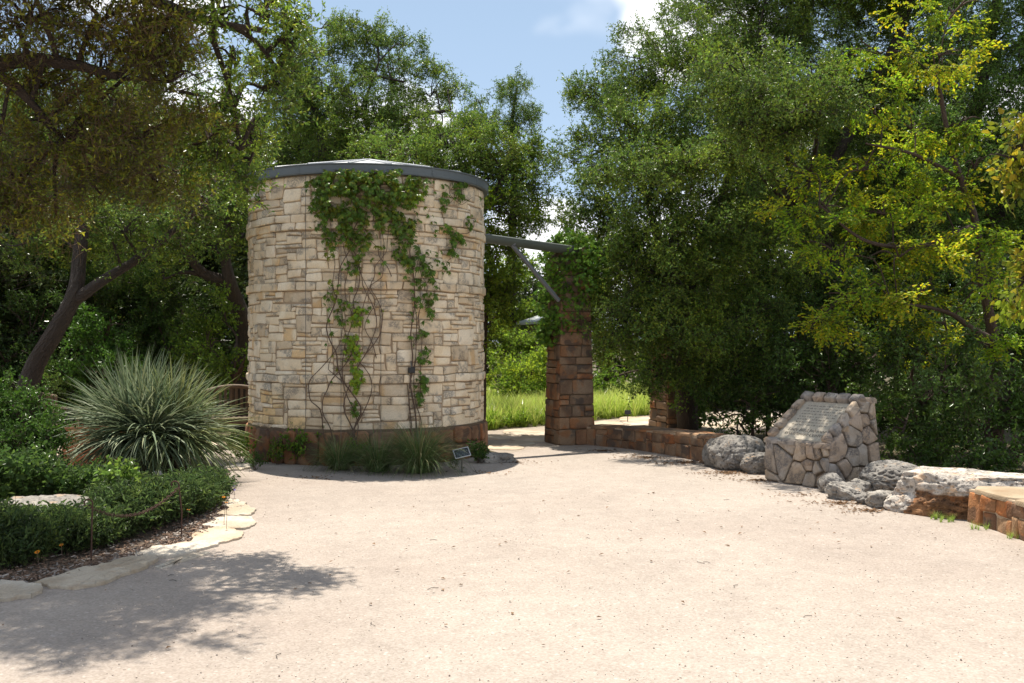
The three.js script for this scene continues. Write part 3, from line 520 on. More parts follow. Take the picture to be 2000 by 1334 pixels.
    x.font = 'bold 88px serif'; x.textAlign = 'center'; x.fillText('Lady Bird Johnson', cw * 0.54, 712); x.fillText('Wildflower Center', cw * 0.54, 806);
    x.font = '30px serif';
  };
  paint('rgb(164,154,138)', 'rgba(48,41,33,0.95)', false); const cm = new THREE.CanvasTexture(Object.assign(cv)); cm.colorSpace = THREE.SRGBColorSpace; cm.magFilter = THREE.LinearFilter;
  const pm = new THREE.MeshStandardMaterial({ map: cm, roughness: 0.9, bumpMap: times(S_lime.bump, 1), bumpScale: 0.004 });
  const a = to(0.1, 0.015, 0.012), b = to(Wd - 0.11, 0.015, 0.012), c = to(Wd - 0.11, sl - 0.11, 0.012), d = to(0.1, sl - 0.11, 0.012), low = (p) => p.clone().add(V(0, -0.05, 0));
  const pg = new THREE.BufferGeometry(), pp = [a, b, c, d, low(a), low(b), low(c), low(d)]; pg.setAttribute('position', new THREE.Float32BufferAttribute(pp.flatMap((p) => p.toArray()), 3)); pg.setAttribute('uv', new THREE.Float32BufferAttribute([0, 0, 1, 0, 1, 1, 0, 1, 0, 0, 1, 0, 1, 1, 0, 1], 2)); pg.setIndex([0, 1, 2, 0, 2, 3, 0, 4, 5, 0, 5, 1, 1, 5, 6, 1, 6, 2, 2, 6, 7, 2, 7, 3, 3, 7, 4, 3, 4, 0]);
  const p2 = pg.toNonIndexed(); p2.computeVertexNormals(); part('plaque', p2, pm, g);
}

// ------------------------------------------------------------------ boulders
function rockGeo(seed, [rx, ry, rz], { detail = 18, square = 2, amp = 0.16, freq = 1.5, pits = 0.03, tint, sink = 0.25, planes = [] } = {}) {
  let g = new THREE.IcosahedronGeometry(1, detail); g.deleteAttribute('uv'); g.deleteAttribute('normal'); g = mergeVertices(g, 1e-4);
  const P = g.attributes.position, uv = [], col = [], s = seed * 7.31, v = V(0, 0, 0);
  for (let i = 0; i < P.count; i++) {
    v.fromBufferAttribute(P, i); const d = v.clone();
    const k = Math.pow(Math.pow(Math.abs(v.x), square) + Math.pow(Math.abs(v.y), square) + Math.pow(Math.abs(v.z), square), -1 / square); v.multiplyScalar(k);
    for (const [nx, ny, nz, c] of planes) { const e = v.x * nx + v.y * ny + v.z * nz - c; if (e > 0) { v.x -= nx * e * 0.92; v.y -= ny * e * 0.92; v.z -= nz * e * 0.92; } }
    let m = 1 + amp * fbm3(d.x * freq + s, d.y * freq, d.z * freq + s, 4) * 1.6;
    const rid = Math.abs(n3(d.x * 3.1 + s, d.y * 3.1 + 4, d.z * 3.1)); m -= amp * 0.35 * smooth(0.12, 0, rid);
    const pit = n3(d.x * 7 + s, d.y * 7, d.z * 7 + 3); m -= pits * smooth(0.2, 0.5, pit);
    m += pits * 0.6 * fbm3(d.x * 12 + s, d.y * 12, d.z * 12, 3);
    v.multiplyScalar(m); v.set(v.x * rx, v.y * ry, v.z * rz); P.setXYZ(i, v.x, v.y + ry * (1 - sink), v.z);
    uv.push(v.x + v.z * 0.62 + seed, v.y * 1.1 + v.z * 0.33); if (tint) col.push(...tint(v, d, s));
  }
  if (tint) g.setAttribute('color', new THREE.Float32BufferAttribute(col, 3)); g.computeVertexNormals();
  const h = g.toNonIndexed(), Q = h.attributes.position, w = new Float32Array(Q.count * 2), A = V(0, 0, 0), B = V(0, 0, 0), C = V(0, 0, 0);
  for (let i = 0; i < Q.count; i += 3) { A.fromBufferAttribute(Q, i); B.fromBufferAttribute(Q, i + 1).sub(A); C.fromBufferAttribute(Q, i + 2).sub(A); B.cross(C); const ax = Math.abs(B.x) * 1.05, ay = Math.abs(B.y), az = Math.abs(B.z); for (let k = 0; k < 3; k++) { const x = Q.getX(i + k), y = Q.getY(i + k), z = Q.getZ(i + k); w[(i + k) * 2] = (ay > ax && ay > az ? x : ax > az ? z : x) + seed * 0.37; w[(i + k) * 2 + 1] = (ay > ax && ay > az ? z : y) + seed * 0.71; } }
  h.setAttribute('uv', new THREE.Float32BufferAttribute(w, 2)); return h;
}
function boulder(name, label, pos, turn, geo, m) { const o = part(name, geo, m, scene); o.position.copy(pos); o.rotation.y = turn; return tag(o, label, 'boulder'); }
boulder('boulder', 'dark grey humped boulder between low wall and stone marker', at(1442, 912, 12.55).setY(0), 0.5, rockGeo(1, [0.37, 0.255, 0.37], { amp: 0.15, freq: 1.2, sink: 0.32, detail: 24, pits: 0.02 }), M.rock);
boulder('boulder', 'small grey boulder tucked against the left side of stone marker', at(1482, 915, 12.1).setY(0), 1.5, rockGeo(2, [0.17, 0.16, 0.22], { sink: 0.35 }), M.rock);
boulder('boulder', 'low dark rock at the end of the low wall', at(1402, 905, 12.75).setY(0), 0.2, rockGeo(3, [0.19, 0.22, 0.22], { sink: 0.35, amp: 0.12 }), M.rock);
boulder('boulder', 'round pitted grey boulder right of the stone marker', at(1745, 960, 10.5).setY(0), 0.3, rockGeo(4, [0.33, 0.205, 0.36], { amp: 0.14, freq: 1.2, pits: 0.07, sink: 0.3, detail: 28 }), M.rock);
boulder('boulder', 'large pale limestone boulder with rust brown broken face', at(1880, 1000, 9.32).setY(0), -0.5, rockGeo(5, [0.64, 0.245, 0.44], {
  detail: 36, square: 6, amp: 0.10, freq: 1.6, pits: 0.045, sink: 0.34, planes: [[-0.62, 0.1, 0.78, 0.98], [0.05, 1, -0.08, 0.86], [-0.95, 0.25, -0.1, 0.86], [0.55, 0.25, 0.8, 1.05]],
  tint: (v, d, s) => { const e = 0.26 + 0.12 * fbm3(d.x * 3 + s, d.y * 3, d.z * 3 + 2, 4), on = (d.z > 0.12 && d.x < 0.42 + 0.2 * n3(d.y * 3, s, 1) && d.x > -0.62 ? 1 : 0), k = on * smooth(0.03, -0.03, d.y - e + 0.05), g = 0.85 + 0.5 * n3(d.x * 14 + s, d.y * 2.5, d.z * 14), sp = smooth(0.1, 0.28, fbm3(d.x * 8 + s, d.y * 8, d.z * 8, 3)) * 0.6; return [lerp(lerp(1, 1.0, sp), 0.46 * g, k), lerp(lerp(1, 0.74, sp), 0.25 * g, k), lerp(lerp(1, 0.56, sp), 0.12 * g, k)]; } }), M.rockPale);
boulder('rock', 'small dark rock at the foot of the stone marker corner', gnd(1622, 962), 0.4, rockGeo(6, [0.125, 0.115, 0.13], { sink: 0.25, amp: 0.2, detail: 10 }), M.rock);
boulder('rock', 'pointed grey rock in front of the marker, second from corner', gnd(1652, 975), -0.5, rockGeo(7, [0.19, 0.105, 0.13], { sink: 0.25, amp: 0.35, detail: 10, square: 2.6, planes: [[0.6, 0.7, 0.35, 0.5]] }), M.rockMid);
boulder('rock', 'flat grey rock lying behind the pointed rock by the marker', gnd(1678, 966), 0.8, rockGeo(8, [0.14, 0.09, 0.14], { sink: 0.25, amp: 0.3, detail: 10 }), M.rockMid);
boulder('rock', 'blocky grey rock on the gravel before the round boulder', gnd(1728, 990), 0.15, rockGeo(9, [0.165, 0.085, 0.11], { sink: 0.2, amp: 0.16, detail: 12, square: 5, planes: [[0.5, 0.8, 0.3, 0.8]] }), M.rockMid);
boulder('rock', 'little dark rock wedged between blocky rock and big boulders', gnd(1690, 984), 0.5, rockGeo(10, [0.1, 0.06, 0.09], { sink: 0.2, amp: 0.3, detail: 8 }), M.rock);
boulder('rock', 'flat pale stone at gravel edge by the tower corner', gnd(968, 903), 0.2, rockGeo(11, [0.24, 0.075, 0.13], { sink: 0.35, amp: 0.2, detail: 12, square: 3.4 }), M.rockMid);
boulder('rock', 'broad flat topped grey rock among the bed plants', at(92, 1040, 8.35).setY(0.02), 0.25, rockGeo(12, [0.37, 0.165, 0.28], { sink: 0.2, amp: 0.22, detail: 18, square: 3.6, planes: [[0.1, 1, 0.05, 0.72]] }), M.rockMid);

// ------------------------------------------------------------------ leaves
function leafSink() { return { pos: [], col: [], idx: [] }; }
function leafAdd(S, p, dir, nrm, len, wid, c, { fold = 0.18, curl = 0.1, six = false } = {}) {
  const side = new THREE.Vector3().crossVectors(dir, nrm).normalize(), n = new THREE.Vector3().crossVectors(side, dir).normalize(), b = S.pos.length / 3;
  const put = (t, s, h) => { const q = p.clone().addScaledVector(dir, t * len).addScaledVector(side, s * wid / 2).addScaledVector(n, h * len); S.pos.push(q.x, q.y, q.z); S.col.push(...c); };
  if (six) { put(0, 0, 0); put(0.32, -0.95, fold * 0.6); put(0.68, -0.72, fold * 0.4 - curl * 0.5); put(1, 0, -curl); put(0.68, 0.72, fold * 0.4 - curl * 0.5); put(0.32, 0.95, fold * 0.6); put(0.5, 0, 0); S.idx.push(b, b + 1, b + 6, b + 1, b + 2, b + 6, b + 2, b + 3, b + 6, b + 3, b + 4, b + 6, b + 4, b + 5, b + 6, b + 5, b, b + 6); }
  else { put(0, 0, 0); put(0.5, -1, fold); put(1, 0, -curl); put(0.5, 1, fold); S.idx.push(b, b + 1, b + 2, b, b + 2, b + 3); }
}
function twigAdd(S, a, b, r0, r1, c) {
  const d = b.clone().sub(a).normalize(), x = new THREE.Vector3().crossVectors(d, Math.abs(d.y) > 0.9 ? V(1, 0, 0) : UP).normalize(), y = new THREE.Vector3().crossVectors(d, x), o = S.pos.length / 3;
  for (const [p, r] of [[a, r0], [b, r1]]) for (let k = 0; k < 3; k++) { const t = k * 2.094, q = p.clone().addScaledVector(x, Math.cos(t) * r).addScaledVector(y, Math.sin(t) * r); S.pos.push(q.x, q.y, q.z); S.col.push(...c); }
  for (let k = 0; k < 3; k++) { const j = (k + 1) % 3; S.idx.push(o + k, o + j, o + 3 + k, o + j, o + 3 + j, o + 3 + k); }
}
function leafGeo(S) { const g = new THREE.BufferGeometry(); g.setAttribute('position', new THREE.Float32BufferAttribute(S.pos, 3)); g.setAttribute('color', new THREE.Float32BufferAttribute(S.col, 3)); g.setIndex(S.idx); g.computeVertexNormals(); return g; }
const vary = (c, R, k = 0.25) => { const a = 1 + (R() - 0.5) * 2 * k, h = (R() - 0.5) * k * 0.7; return [c[0] * a * (1 + h), c[1] * a, c[2] * a * (1 - h)]; };
function spray({ seed, len = 0.3, n = 20, leafL = 0.05, leafW = 0.02, cols, twig = [0.10, 0.075, 0.055], sub = 3, plane = 0, six = false, up = 0.3, bare = 0, tw = 0.003 }) {
  const R = rng(seed), S = leafSink(), main = [V(0, 0, 0)], rnd = () => V(R() - 0.5, R() - 0.5, R() - 0.5);
  let d = V(0, 1, 0); for (let i = 0; i < 4; i++) { d = d.clone().add(rnd().multiplyScalar(0.5)).normalize(); main.push(main[i].clone().addScaledVector(d, len / 4)); }
  for (let i = 0; i < 4; i++) twigAdd(S, main[i], main[i + 1], tw * (1 - i * 0.2), tw * (0.8 - i * 0.2), twig);
  const lines = [main];
  for (let k = 0; k < sub; k++) { const i = 1 + k % 3, a = main[i], dir = rnd().multiplyScalar(1.6); dir.y = Math.abs(dir.y) * 0.6 + 0.35; if (plane) dir.z *= 1 - plane; dir.normalize(); const l = len * (0.3 + R() * 0.35), b = a.clone().addScaledVector(dir, l * 0.5), c = b.clone().addScaledVector(dir.clone().add(rnd().multiplyScalar(0.5)).normalize(), l * 0.5); twigAdd(S, a, b, tw * 0.7, tw * 0.5, twig); twigAdd(S, b, c, tw * 0.5, tw * 0.3, twig); lines.push([a, b, c]); }
  for (let k = 0; k < bare; k++) { const a = main[1 + k % 4], dir = rnd().multiplyScalar(1.8); dir.y = dir.y * 0.6 + 0.2; dir.normalize(); let p = a; for (let s = 0; s < 3; s++) { dir.add(rnd().multiplyScalar(0.6)).normalize(); const q = p.clone().addScaledVector(dir, len * (0.14 + R() * 0.16)); twigAdd(S, p, q, tw * (0.6 - s * 0.15), tw * (0.45 - s * 0.15), twig); p = q; } }
  for (let k = 0; k < n; k++) {
    const l = lines[k % lines.length], t = (0.15 + 0.85 * R()) * (l.length - 1), i = Math.min(l.length - 2, Math.floor(t)), p = l[i].clone().lerp(l[i + 1], t - i), ax = l[i + 1].clone().sub(l[i]).normalize();
    const dir = ax.clone().multiplyScalar(0.55).add(rnd().multiplyScalar(1.7)); if (plane) dir.z *= 1 - plane; dir.normalize();
    const nr = V((R() - 0.5) * (plane ? 0.6 : 1.4), (R() - 0.5) * (plane ? 0.6 : 1.4) + up, plane ? 1 : (R() - 0.5) * 1.4).normalize(), z = 0.7 + R() * 0.5;
    leafAdd(S, p, dir, nr, leafL * z, leafW * z, vary(pick(cols, R), R), { six, fold: 0.08 + R() * 0.14, curl: R() * 0.18 });
  }
  return leafGeo(S);
}
const OAK = [[0.148, 0.24, 0.036], [0.185, 0.28, 0.04], [0.115, 0.195, 0.034], [0.24, 0.30, 0.045]];
const G = {
  oak: spray({ seed: 1, len: 0.27, n: 24, leafL: 0.05, leafW: 0.021, cols: OAK, sub: 4, tw: 0.0028 }),
  oakBare: spray({ seed: 2, len: 0.34, n: 22, leafL: 0.05, leafW: 0.02, cols: [[0.135, 0.165, 0.022], [0.175, 0.20, 0.024], [0.09, 0.12, 0.02], [0.23, 0.235, 0.026]], sub: 4, bare: 7, twig: [0.16, 0.11, 0.07], tw: 0.0032 }),
  elm: spray({ seed: 3, len: 0.30, n: 30, leafL: 0.052, leafW: 0.028, cols: [[0.31, 0.39, 0.02], [0.39, 0.43, 0.022], [0.23, 0.32, 0.02], [0.48, 0.41, 0.022]], sub: 4, plane: 0.75 }),
  lush: spray({ seed: 4, len: 0.32, n: 24, leafL: 0.065, leafW: 0.032, cols: [[0.17, 0.27, 0.03], [0.21, 0.30, 0.032], [0.13, 0.215, 0.028]], sub: 4 }),
  shrub: spray({ seed: 5, len: 0.30, n: 22, leafL: 0.062, leafW: 0.03, cols: [[0.062, 0.115, 0.02], [0.08, 0.14, 0.022], [0.046, 0.088, 0.018]], sub: 4 }),
  wood: spray({ seed: 6, len: 0.6, n: 34, leafL: 0.12, leafW: 0.05, cols: [[0.06, 0.09, 0.02], [0.08, 0.112, 0.022], [0.05, 0.074, 0.018]], sub: 5, tw: 0.006 }),
  grape: spray({ seed: 7, len: 0.34, n: 11, leafL: 0.095, leafW: 0.06, cols: [[0.17, 0.235, 0.02], [0.21, 0.265, 0.02], [0.26, 0.25, 0.02]], sub: 3, six: true }),
  herb: spray({ seed: 8, len: 0.26, n: 22, leafL: 0.06, leafW: 0.036, cols: [[0.066, 0.125, 0.028], [0.086, 0.15, 0.032], [0.052, 0.10, 0.025]], sub: 3, six: true, twig: [0.06, 0.08, 0.03] }),
  fine: spray({ seed: 9, len: 0.2, n: 34, leafL: 0.036, leafW: 0.0075, cols: [[0.075, 0.125, 0.036], [0.10, 0.155, 0.045], [0.058, 0.098, 0.03]], sub: 5, twig: [0.06, 0.075, 0.03], tw: 0.0016 }),
};
{ const R = rng(20), S = leafSink(); for (let i = 0; i < 5; i++) { const a = (i - 2) * 0.62, dir = V(Math.sin(a), Math.cos(a), -0.15).normalize(); leafAdd(S, V(0, 0, 0.012), dir, V(0, 0.15, 1).normalize(), 0.058 * (1 - Math.abs(i - 2) * 0.13), 0.02, vary([0.095, 0.165, 0.022], R, 0.45), { six: true, fold: 0.16, curl: 0.3 }); } twigAdd(S, V(0, -0.05, -0.02), V(0, 0, 0.012), 0.0022, 0.0018, [0.12, 0.09, 0.05]); G.creeper = leafGeo(S); }
{ const R = rng(21), S = leafSink(); for (let i = 0; i < 26; i++) { const a = R() * 6.28, l = 0.3 + R() * 0.4, o = V(Math.cos(a) * 0.05 * R(), 0, Math.sin(a) * 0.05 * R()), out = V(Math.cos(a), 0, Math.sin(a)).multiplyScalar(0.12 + R() * 0.3), c = vary(R() < 0.35 ? [0.47, 0.52, 0.15] : [0.33, 0.46, 0.07], R, 0.25), sd = V(-Math.sin(a), 0, Math.cos(a)); let q = o; for (let s = 0; s < 3; s++) { const t = (s + 1) / 3, e = o.clone().addScaledVector(out, t * t).add(V(0, l * t * (1 - 0.25 * t), 0)), w0 = 0.007 * (1 - s / 3.2), w1 = 0.007 * (1 - (s + 1) / 3.2), b = S.pos.length / 3; for (const [p, w] of [[q, w0], [e, w1]]) for (const k of [-1, 1]) { const z = p.clone().addScaledVector(sd, k * w); S.pos.push(z.x, z.y, z.z); S.col.push(...c); } S.idx.push(b, b + 1, b + 2, b + 1, b + 3, b + 2); q = e; } } G.tuft = leafGeo(S); }

const m4 = new THREE.Matrix4(), q4 = new THREE.Quaternion(), q5 = new THREE.Quaternion();
function scatter(name, geo, m, list, parent, kind) {     // list: {p, dir, s, c}
  const I = shade(new THREE.InstancedMesh(geo, m, list.length)), col = new THREE.Color(); I.name = parent === scene ? numbered(name) : name;
  list.forEach((e, i) => { q4.setFromUnitVectors(UP, e.dir); q5.setFromAxisAngle(UP, e.roll ?? (i * 2.399) % 6.283); q4.multiply(q5); m4.compose(e.p, q4, V(e.s, e.s, e.s)); if (e.flat) { const z = V(e.flat[0], 1, e.flat[1]); z.addScaledVector(e.dir, -z.dot(e.dir)).normalize(); m4.makeBasis(new THREE.Vector3().crossVectors(e.dir, z), e.dir, z).scale(V(e.s, e.s, e.s)).setPosition(e.p); } I.setMatrixAt(i, m4); I.setColorAt(i, col.setRGB(...(e.c ?? [1, 1, 1]))); });
  parent.add(I); if (kind) I.userData.kind = kind;
  return I;
}
const dirOf = (R) => { const z = R() * 2 - 1, a = R() * 6.283, r = Math.sqrt(1 - z * z); return V(r * Math.cos(a), z, r * Math.sin(a)); };
// clumps of foliage: [centre, rx, ry, rz]; grows twigs from the middle of each clump and hangs sprays on them
function foliage(R, clumps, { dens = 40, size = 1, up = 0.25, droop = 0, tints = [[1, 1, 1]], gap = 0.02, shell = 0.55, inner = 0.25, flat = false }, wood) {
  const out = [], seed = R() * 50;
  for (const [c, rx, ry, rz] of clumps) {
    const a2 = (rx * ry + ry * rz + rx * rz) / 3, n = Math.round(dens * 12.57 * a2), nb = Math.max(3, Math.round(n / 11));
    for (let b = 0; b < nb; b++) {
      const d = dirOf(R); d.y += 0.12; d.normalize();
      const f = R() < inner ? 0.25 + R() * 0.35 : shell + (1.12 - shell) * Math.sqrt(R()), lump = 1 + 0.32 * fbm3(d.x * 1.6 + seed, d.y * 1.6 + c.x, d.z * 1.6 + c.y, 3);
      const tip = V(c.x + d.x * rx * f * lump, c.y + d.y * ry * f * lump, c.z + d.z * rz * f * lump);
      if (n3(tip.x * 1.3 + seed, tip.y * 1.3, tip.z * 1.3) < gap - 0.42) continue;
      if (tip.y < 0.12) continue;
      const start = c.clone().lerp(tip, 0.25 + 0.3 * R()), mid = start.clone().lerp(tip, 0.55).add(V((R() - 0.5) * 0.14, 0.07 - droop * 0.1, (R() - 0.5) * 0.14));
      if (wood && R() < wood.share) wood.list.push(bar([start, mid, tip], [0.011 * size, 0.007 * size, 0.003], 3));
      const bd = tip.clone().sub(mid).normalize(), base = pick(tints, R), br = 0.78 + 0.44 * R(), k = 8 + Math.floor(R() * 6);
      for (let i = 0; i < k; i++) {
        const t = R(), p = mid.clone().lerp(tip, 0.1 + t * 0.95).add(dirOf(R).multiplyScalar(0.115 * size * (1.15 - t * 0.7)));
        const dir = bd.clone().multiplyScalar(0.65).add(dirOf(R).multiplyScalar(0.75)); dir.y += up - droop; dir.normalize();
        const g = br * (0.85 + 0.3 * R()); out.push({ p, dir, flat: flat ? [(R() - 0.5) * 0.9, (R() - 0.5) * 0.9] : null, s: size * (0.75 + 0.5 * R()), c: [base[0] * g, base[1] * g, base[2] * g], roll: R() * 6.283 });
      }
    }
  }
  return out;
}
const clump = ([px, py, d, rx, ry, rz]) => { const k = d / F; return [at(px, py, d), rx * k, ry * k, (rz ?? rx * 0.9) * k]; };
let leafTotal = 0;
function tree({ name, label, category = 'tree', group, base, trunks = [], clumps, geo, m, bark = M.bark, seed, limbs = true, dens = 40, share = 0.5, thin = 1, ...o }) {
  const R = rng(seed), g = thing(name, label, category, base.clone(), 0, group), C = clumps.map((c) => (c[0].isVector3 ? c : clump(c))), loc = (p) => p.clone().sub(base), stems = [], spine = [];
  for (const t of trunks) { const p = t.pts.map((q) => (q.isVector3 ? q : at(...q))); for (const q of path(p, 24)) spine.push(q); stems.push(limb(p.map(loc), t.r0, t.r1, t.r0 > 0.06 ? 10 : 7, 22, 0.14, R() * 30)); }
  if (stems.length) part('trunk', merge(stems), bark, g);
  const wood = { list: [], share };
  if (limbs && spine.length) for (const [c, rx, ry] of C) {
    let best = null, bd = 1e9; for (const s of spine) { const e = s.distanceTo(c) + (s.y > c.y - 0.1 ? 0.8 : 0) + (s.y < c.y - 2.2 ? 0.5 : 0); if (e < bd) { bd = e; best = s; } }
    const mid = best.clone().lerp(c, 0.5).add(V((R() - 0.5) * 0.3, 0.12 + R() * 0.2, (R() - 0.5) * 0.3)), far = c.clone().add(c.clone().sub(best).normalize().multiplyScalar(rx * 0.35));
    wood.list.push(limb([best, mid, c, far].map((p) => p.clone()), clamp(bd * 0.016, 0.022, 0.07) * thin, 0.008 * thin, 5, 9, 0.15, R() * 9));
    for (let k = 0; k < 3; k++) { const e = c.clone().add(V((R() - 0.5) * rx * 1.5, (R() - 0.2) * ry * 1.2, (R() - 0.5) * rx * 1.3)); wood.list.push(limb([mid.clone().lerp(c, 0.4 + R() * 0.5), c.clone().lerp(e, 0.5).add(V(0, 0.08, 0)), e], 0.016, 0.005, 4, 5, 0.1, R() * 9)); }
  }
  const list = foliage(R, C, { dens, ...o }, wood); for (const e of list) e.p.sub(base);
  if (wood.list.length) part('branches', merge(wood.list).translate(-base.x, -base.y, -base.z), bark, g);
  leafTotal += list.length; scatter('crown', geo, m, list, g, 'stuff');
  return g;
}

// ------------------------------------------------------------------ trees
const OAKT = [[1, 1, 1], [1.12, 1.08, 0.9], [0.9, 0.95, 0.95], [1.3, 1.2, 0.85]], DARKT = [[1, 1, 1], [0.9, 0.95, 0.9], [1.12, 1.06, 0.95]];
// oaks right of the opening
tree({ name: 'oak_tree', label: 'drooping live oak beside the pillar, its leaves hanging to the low wall', seed: 101, base: at(1345, 838, 17.6).setY(0), geo: G.oak, m: L.oak, tints: OAKT, dens: 78, group: null,
  trunks: [{ pts: [V(at(1345, 838, 17.6).x, 0, -17.6), [1338, 700, 17.4], [1350, 560, 17.2], [1390, 440, 17], [1430, 330, 17]], r0: 0.2, r1: 0.06 }, { pts: [[1345, 600, 17.3], [1290, 480, 17], [1250, 330, 17]], r0: 0.11, r1: 0.04 }, { pts: [[1390, 440, 17], [1470, 400, 16.6], [1560, 425, 16]], r0: 0.08, r1: 0.035 }],
  clumps: [[1310, 110, 17, 110, 80], [1190, 205, 17.2, 75, 55], [1130, 320, 17, 60, 60], [1250, 270, 16.2, 110, 90], [1380, 210, 16.6, 120, 100], [1165, 430, 17, 70, 55], [1300, 400, 15.9, 120, 90], [1430, 340, 16.2, 120, 100], [1215, 545, 15.7, 70, 55], [1300, 540, 15.4, 120, 90], [1420, 500, 15.6, 120, 100], [1215, 640, 15.3, 75, 50], [1330, 650, 15.3, 110, 70], [1280, 735, 15.6, 60, 38], [1430, 640, 15.6, 100, 80], [1380, 730, 15.9, 80, 45], [1130, 480, 17.4, 40, 30], [1240, 150, 17.6, 60, 45], [1500, 440, 17.4, 110, 90], [1480, 560, 17, 100, 90], [1380, 600, 16.8, 110, 80], [1250, 480, 17.2, 90, 70], [1340, 310, 17.6, 100, 80], [1165, 600, 17.6, 40, 50], [1172, 520, 17.6, 40, 40], [1185, 680, 17.8, 40, 40], [1160, 560, 18, 40, 50], [1482, 275, 12.9, 70, 40], [V(3.4, 4.5, -12.55), 0.8, 0.4, 0.5], [V(3.0, 4.9, -12.75), 0.7, 0.4, 0.5], [V(3.9, 4.8, -12.9), 0.7, 0.4, 0.5], [1550, 235, 13, 60, 36], [1180, 345, 14.6, 60, 36], [1260, 330, 14.4, 75, 42], [1340, 320, 14.1, 75, 42], [1420, 300, 13.7, 70, 40], [1500, 330, 14.2, 60, 40], [1480, 240, 17.6, 90, 80], [1260, 610, 16.8, 70, 60]] });
tree({ name: 'oak_tree', label: 'tall live oak at top right, its crown above the yellow green elm', seed: 102, base: V(6.3, 0, -20), geo: G.oak, m: L.oak, tints: OAKT, dens: 74,
  trunks: [{ pts: [V(6.3, 0, -20), [1625, 560, 20], [1600, 380, 20], [1680, 220, 20], [1760, 60, 20], [1800, -120, 20]], r0: 0.26, r1: 0.06 }, { pts: [[1610, 420, 20], [1540, 320, 19.8], [1500, 210, 19.6], [1480, 60, 19.6]], r0: 0.13, r1: 0.04 }, { pts: [[1680, 220, 20], [1590, 190, 19.6], [1520, 185, 19.4]], r0: 0.08, r1: 0.03 }],
  clumps: [[1470, 50, 20, 110, 90], [1590, 60, 20, 110, 90], [1760, 60, 20.6, 120, 90], [1540, 190, 19.6, 110, 90], [1700, 160, 20.6, 90, 70], [1500, 320, 19.4, 100, 80], [1780, 210, 20, 100, 80], [1610, 300, 20.4, 90, 70], [1380, 20, 20, 80, 60], [1690, -40, 20, 120, 80], [1500, -80, 20, 140, 80], [1820, -60, 20, 140, 90], [1660, 430, 20.4, 120, 90], [1560, 420, 20.4, 100, 90], [1760, 340, 20.6, 110, 90], [1600, -20, 20.6, 120, 70], [1430, 130, 20.4, 90, 80], [1850, 150, 20.8, 90, 80], [1660, 220, 21, 80, 60]] });
tree({ name: 'oak_tree', label: 'dark leaved oak at the right edge behind the elm trunk', seed: 103, base: V(9.2, 0, -18.5), geo: G.oak, m: L.oak, tints: [[0.95, 1.05, 1], [1.05, 1.1, 1], [0.85, 0.98, 0.95]], dens: 74,
  trunks: [{ pts: [V(9.2, 0, -18.5), [1975, 500, 18.4], [1900, 300, 18.4], [1930, 100, 18.4], [1960, -80, 18]], r0: 0.24, r1: 0.06 }, { pts: [[1930, 380, 18.4], [1860, 280, 18], [1830, 180, 18]], r0: 0.1, r1: 0.03 }],
  clumps: [[1900, 90, 18.5, 100, 80], [1985, 180, 18, 90, 90], [1870, 230, 18, 90, 70], [1960, 300, 17.6, 100, 80], [1880, 370, 17.6, 90, 70], [2050, 60, 18, 110, 110], [2080, 320, 18, 120, 120], [1960, -50, 18, 120, 90], [1990, 440, 17.5, 100, 70], [1880, 500, 17.4, 90, 70]] });
// cedar elm with thin layered yellow green foliage
tree({ name: 'elm_tree', label: 'thin yellow green elm right of the marker with a slender brown trunk', seed: 104, base: at(1948, 905, 13.2).setY(0), geo: G.elm, m: L.soft, bark: M.barkRed, dens: 26, up: -0.05, gap: 0.12, share: 0.3, thin: 0.5, flat: true, size: 0.95, tints: [[1.1, 1.15, 1], [1.2, 1.12, 0.9], [0.95, 1.1, 1], [0.85, 1.08, 1.1]],
  trunks: [{ pts: [V(at(1948, 905, 13.2).x, 0, -13.2), [1945, 760, 13.1], [1940, 660, 13], [1918, 540, 12.9], [1905, 430, 12.9], [1860, 300, 12.9], [1830, 150, 13]], r0: 0.095, r1: 0.025 }, { pts: [[1940, 665, 13], [1895, 640, 12.6], [1850, 610, 12.3], [1740, 590, 12]], r0: 0.055, r1: 0.015 }, { pts: [[1905, 440, 12.9], [1800, 480, 12.5], [1690, 470, 12.3], [1600, 400, 12.4]], r0: 0.045, r1: 0.012 }, { pts: [[1880, 350, 12.9], [1780, 300, 12.7], [1690, 280, 12.6]], r0: 0.035, r1: 0.012 }],
  clumps: [[1890, 470, 12.5, 80, 30], [1760, 500, 12.1, 110, 32], [1665, 600, 11.9, 85, 30], [1800, 575, 12, 110, 34], [1920, 560, 12.2, 70, 36], [1600, 415, 12.5, 95, 45], [1700, 330, 12.6, 110, 45], [1630, 500, 12.3, 80, 36], [1830, 390, 12.8, 90, 38], [1700, 215, 13, 80, 34], [1840, 120, 13, 100, 38], [1680, 110, 13, 60, 30], [1760, 690, 12.3, 70, 28], [1850, 650, 12.4, 80, 28], [1560, 340, 12.8, 55, 30], [1780, 260, 13, 80, 34], [1600, 640, 12.1, 45, 16], [1860, 20, 13, 110, 40], [1920, 680, 12.6, 60, 30], [1720, 420, 12.6, 90, 34], [1905, 330, 12.4, 50, 26], [1880, 250, 12.6, 50, 26], [1930, 480, 12.2, 36, 26]] });
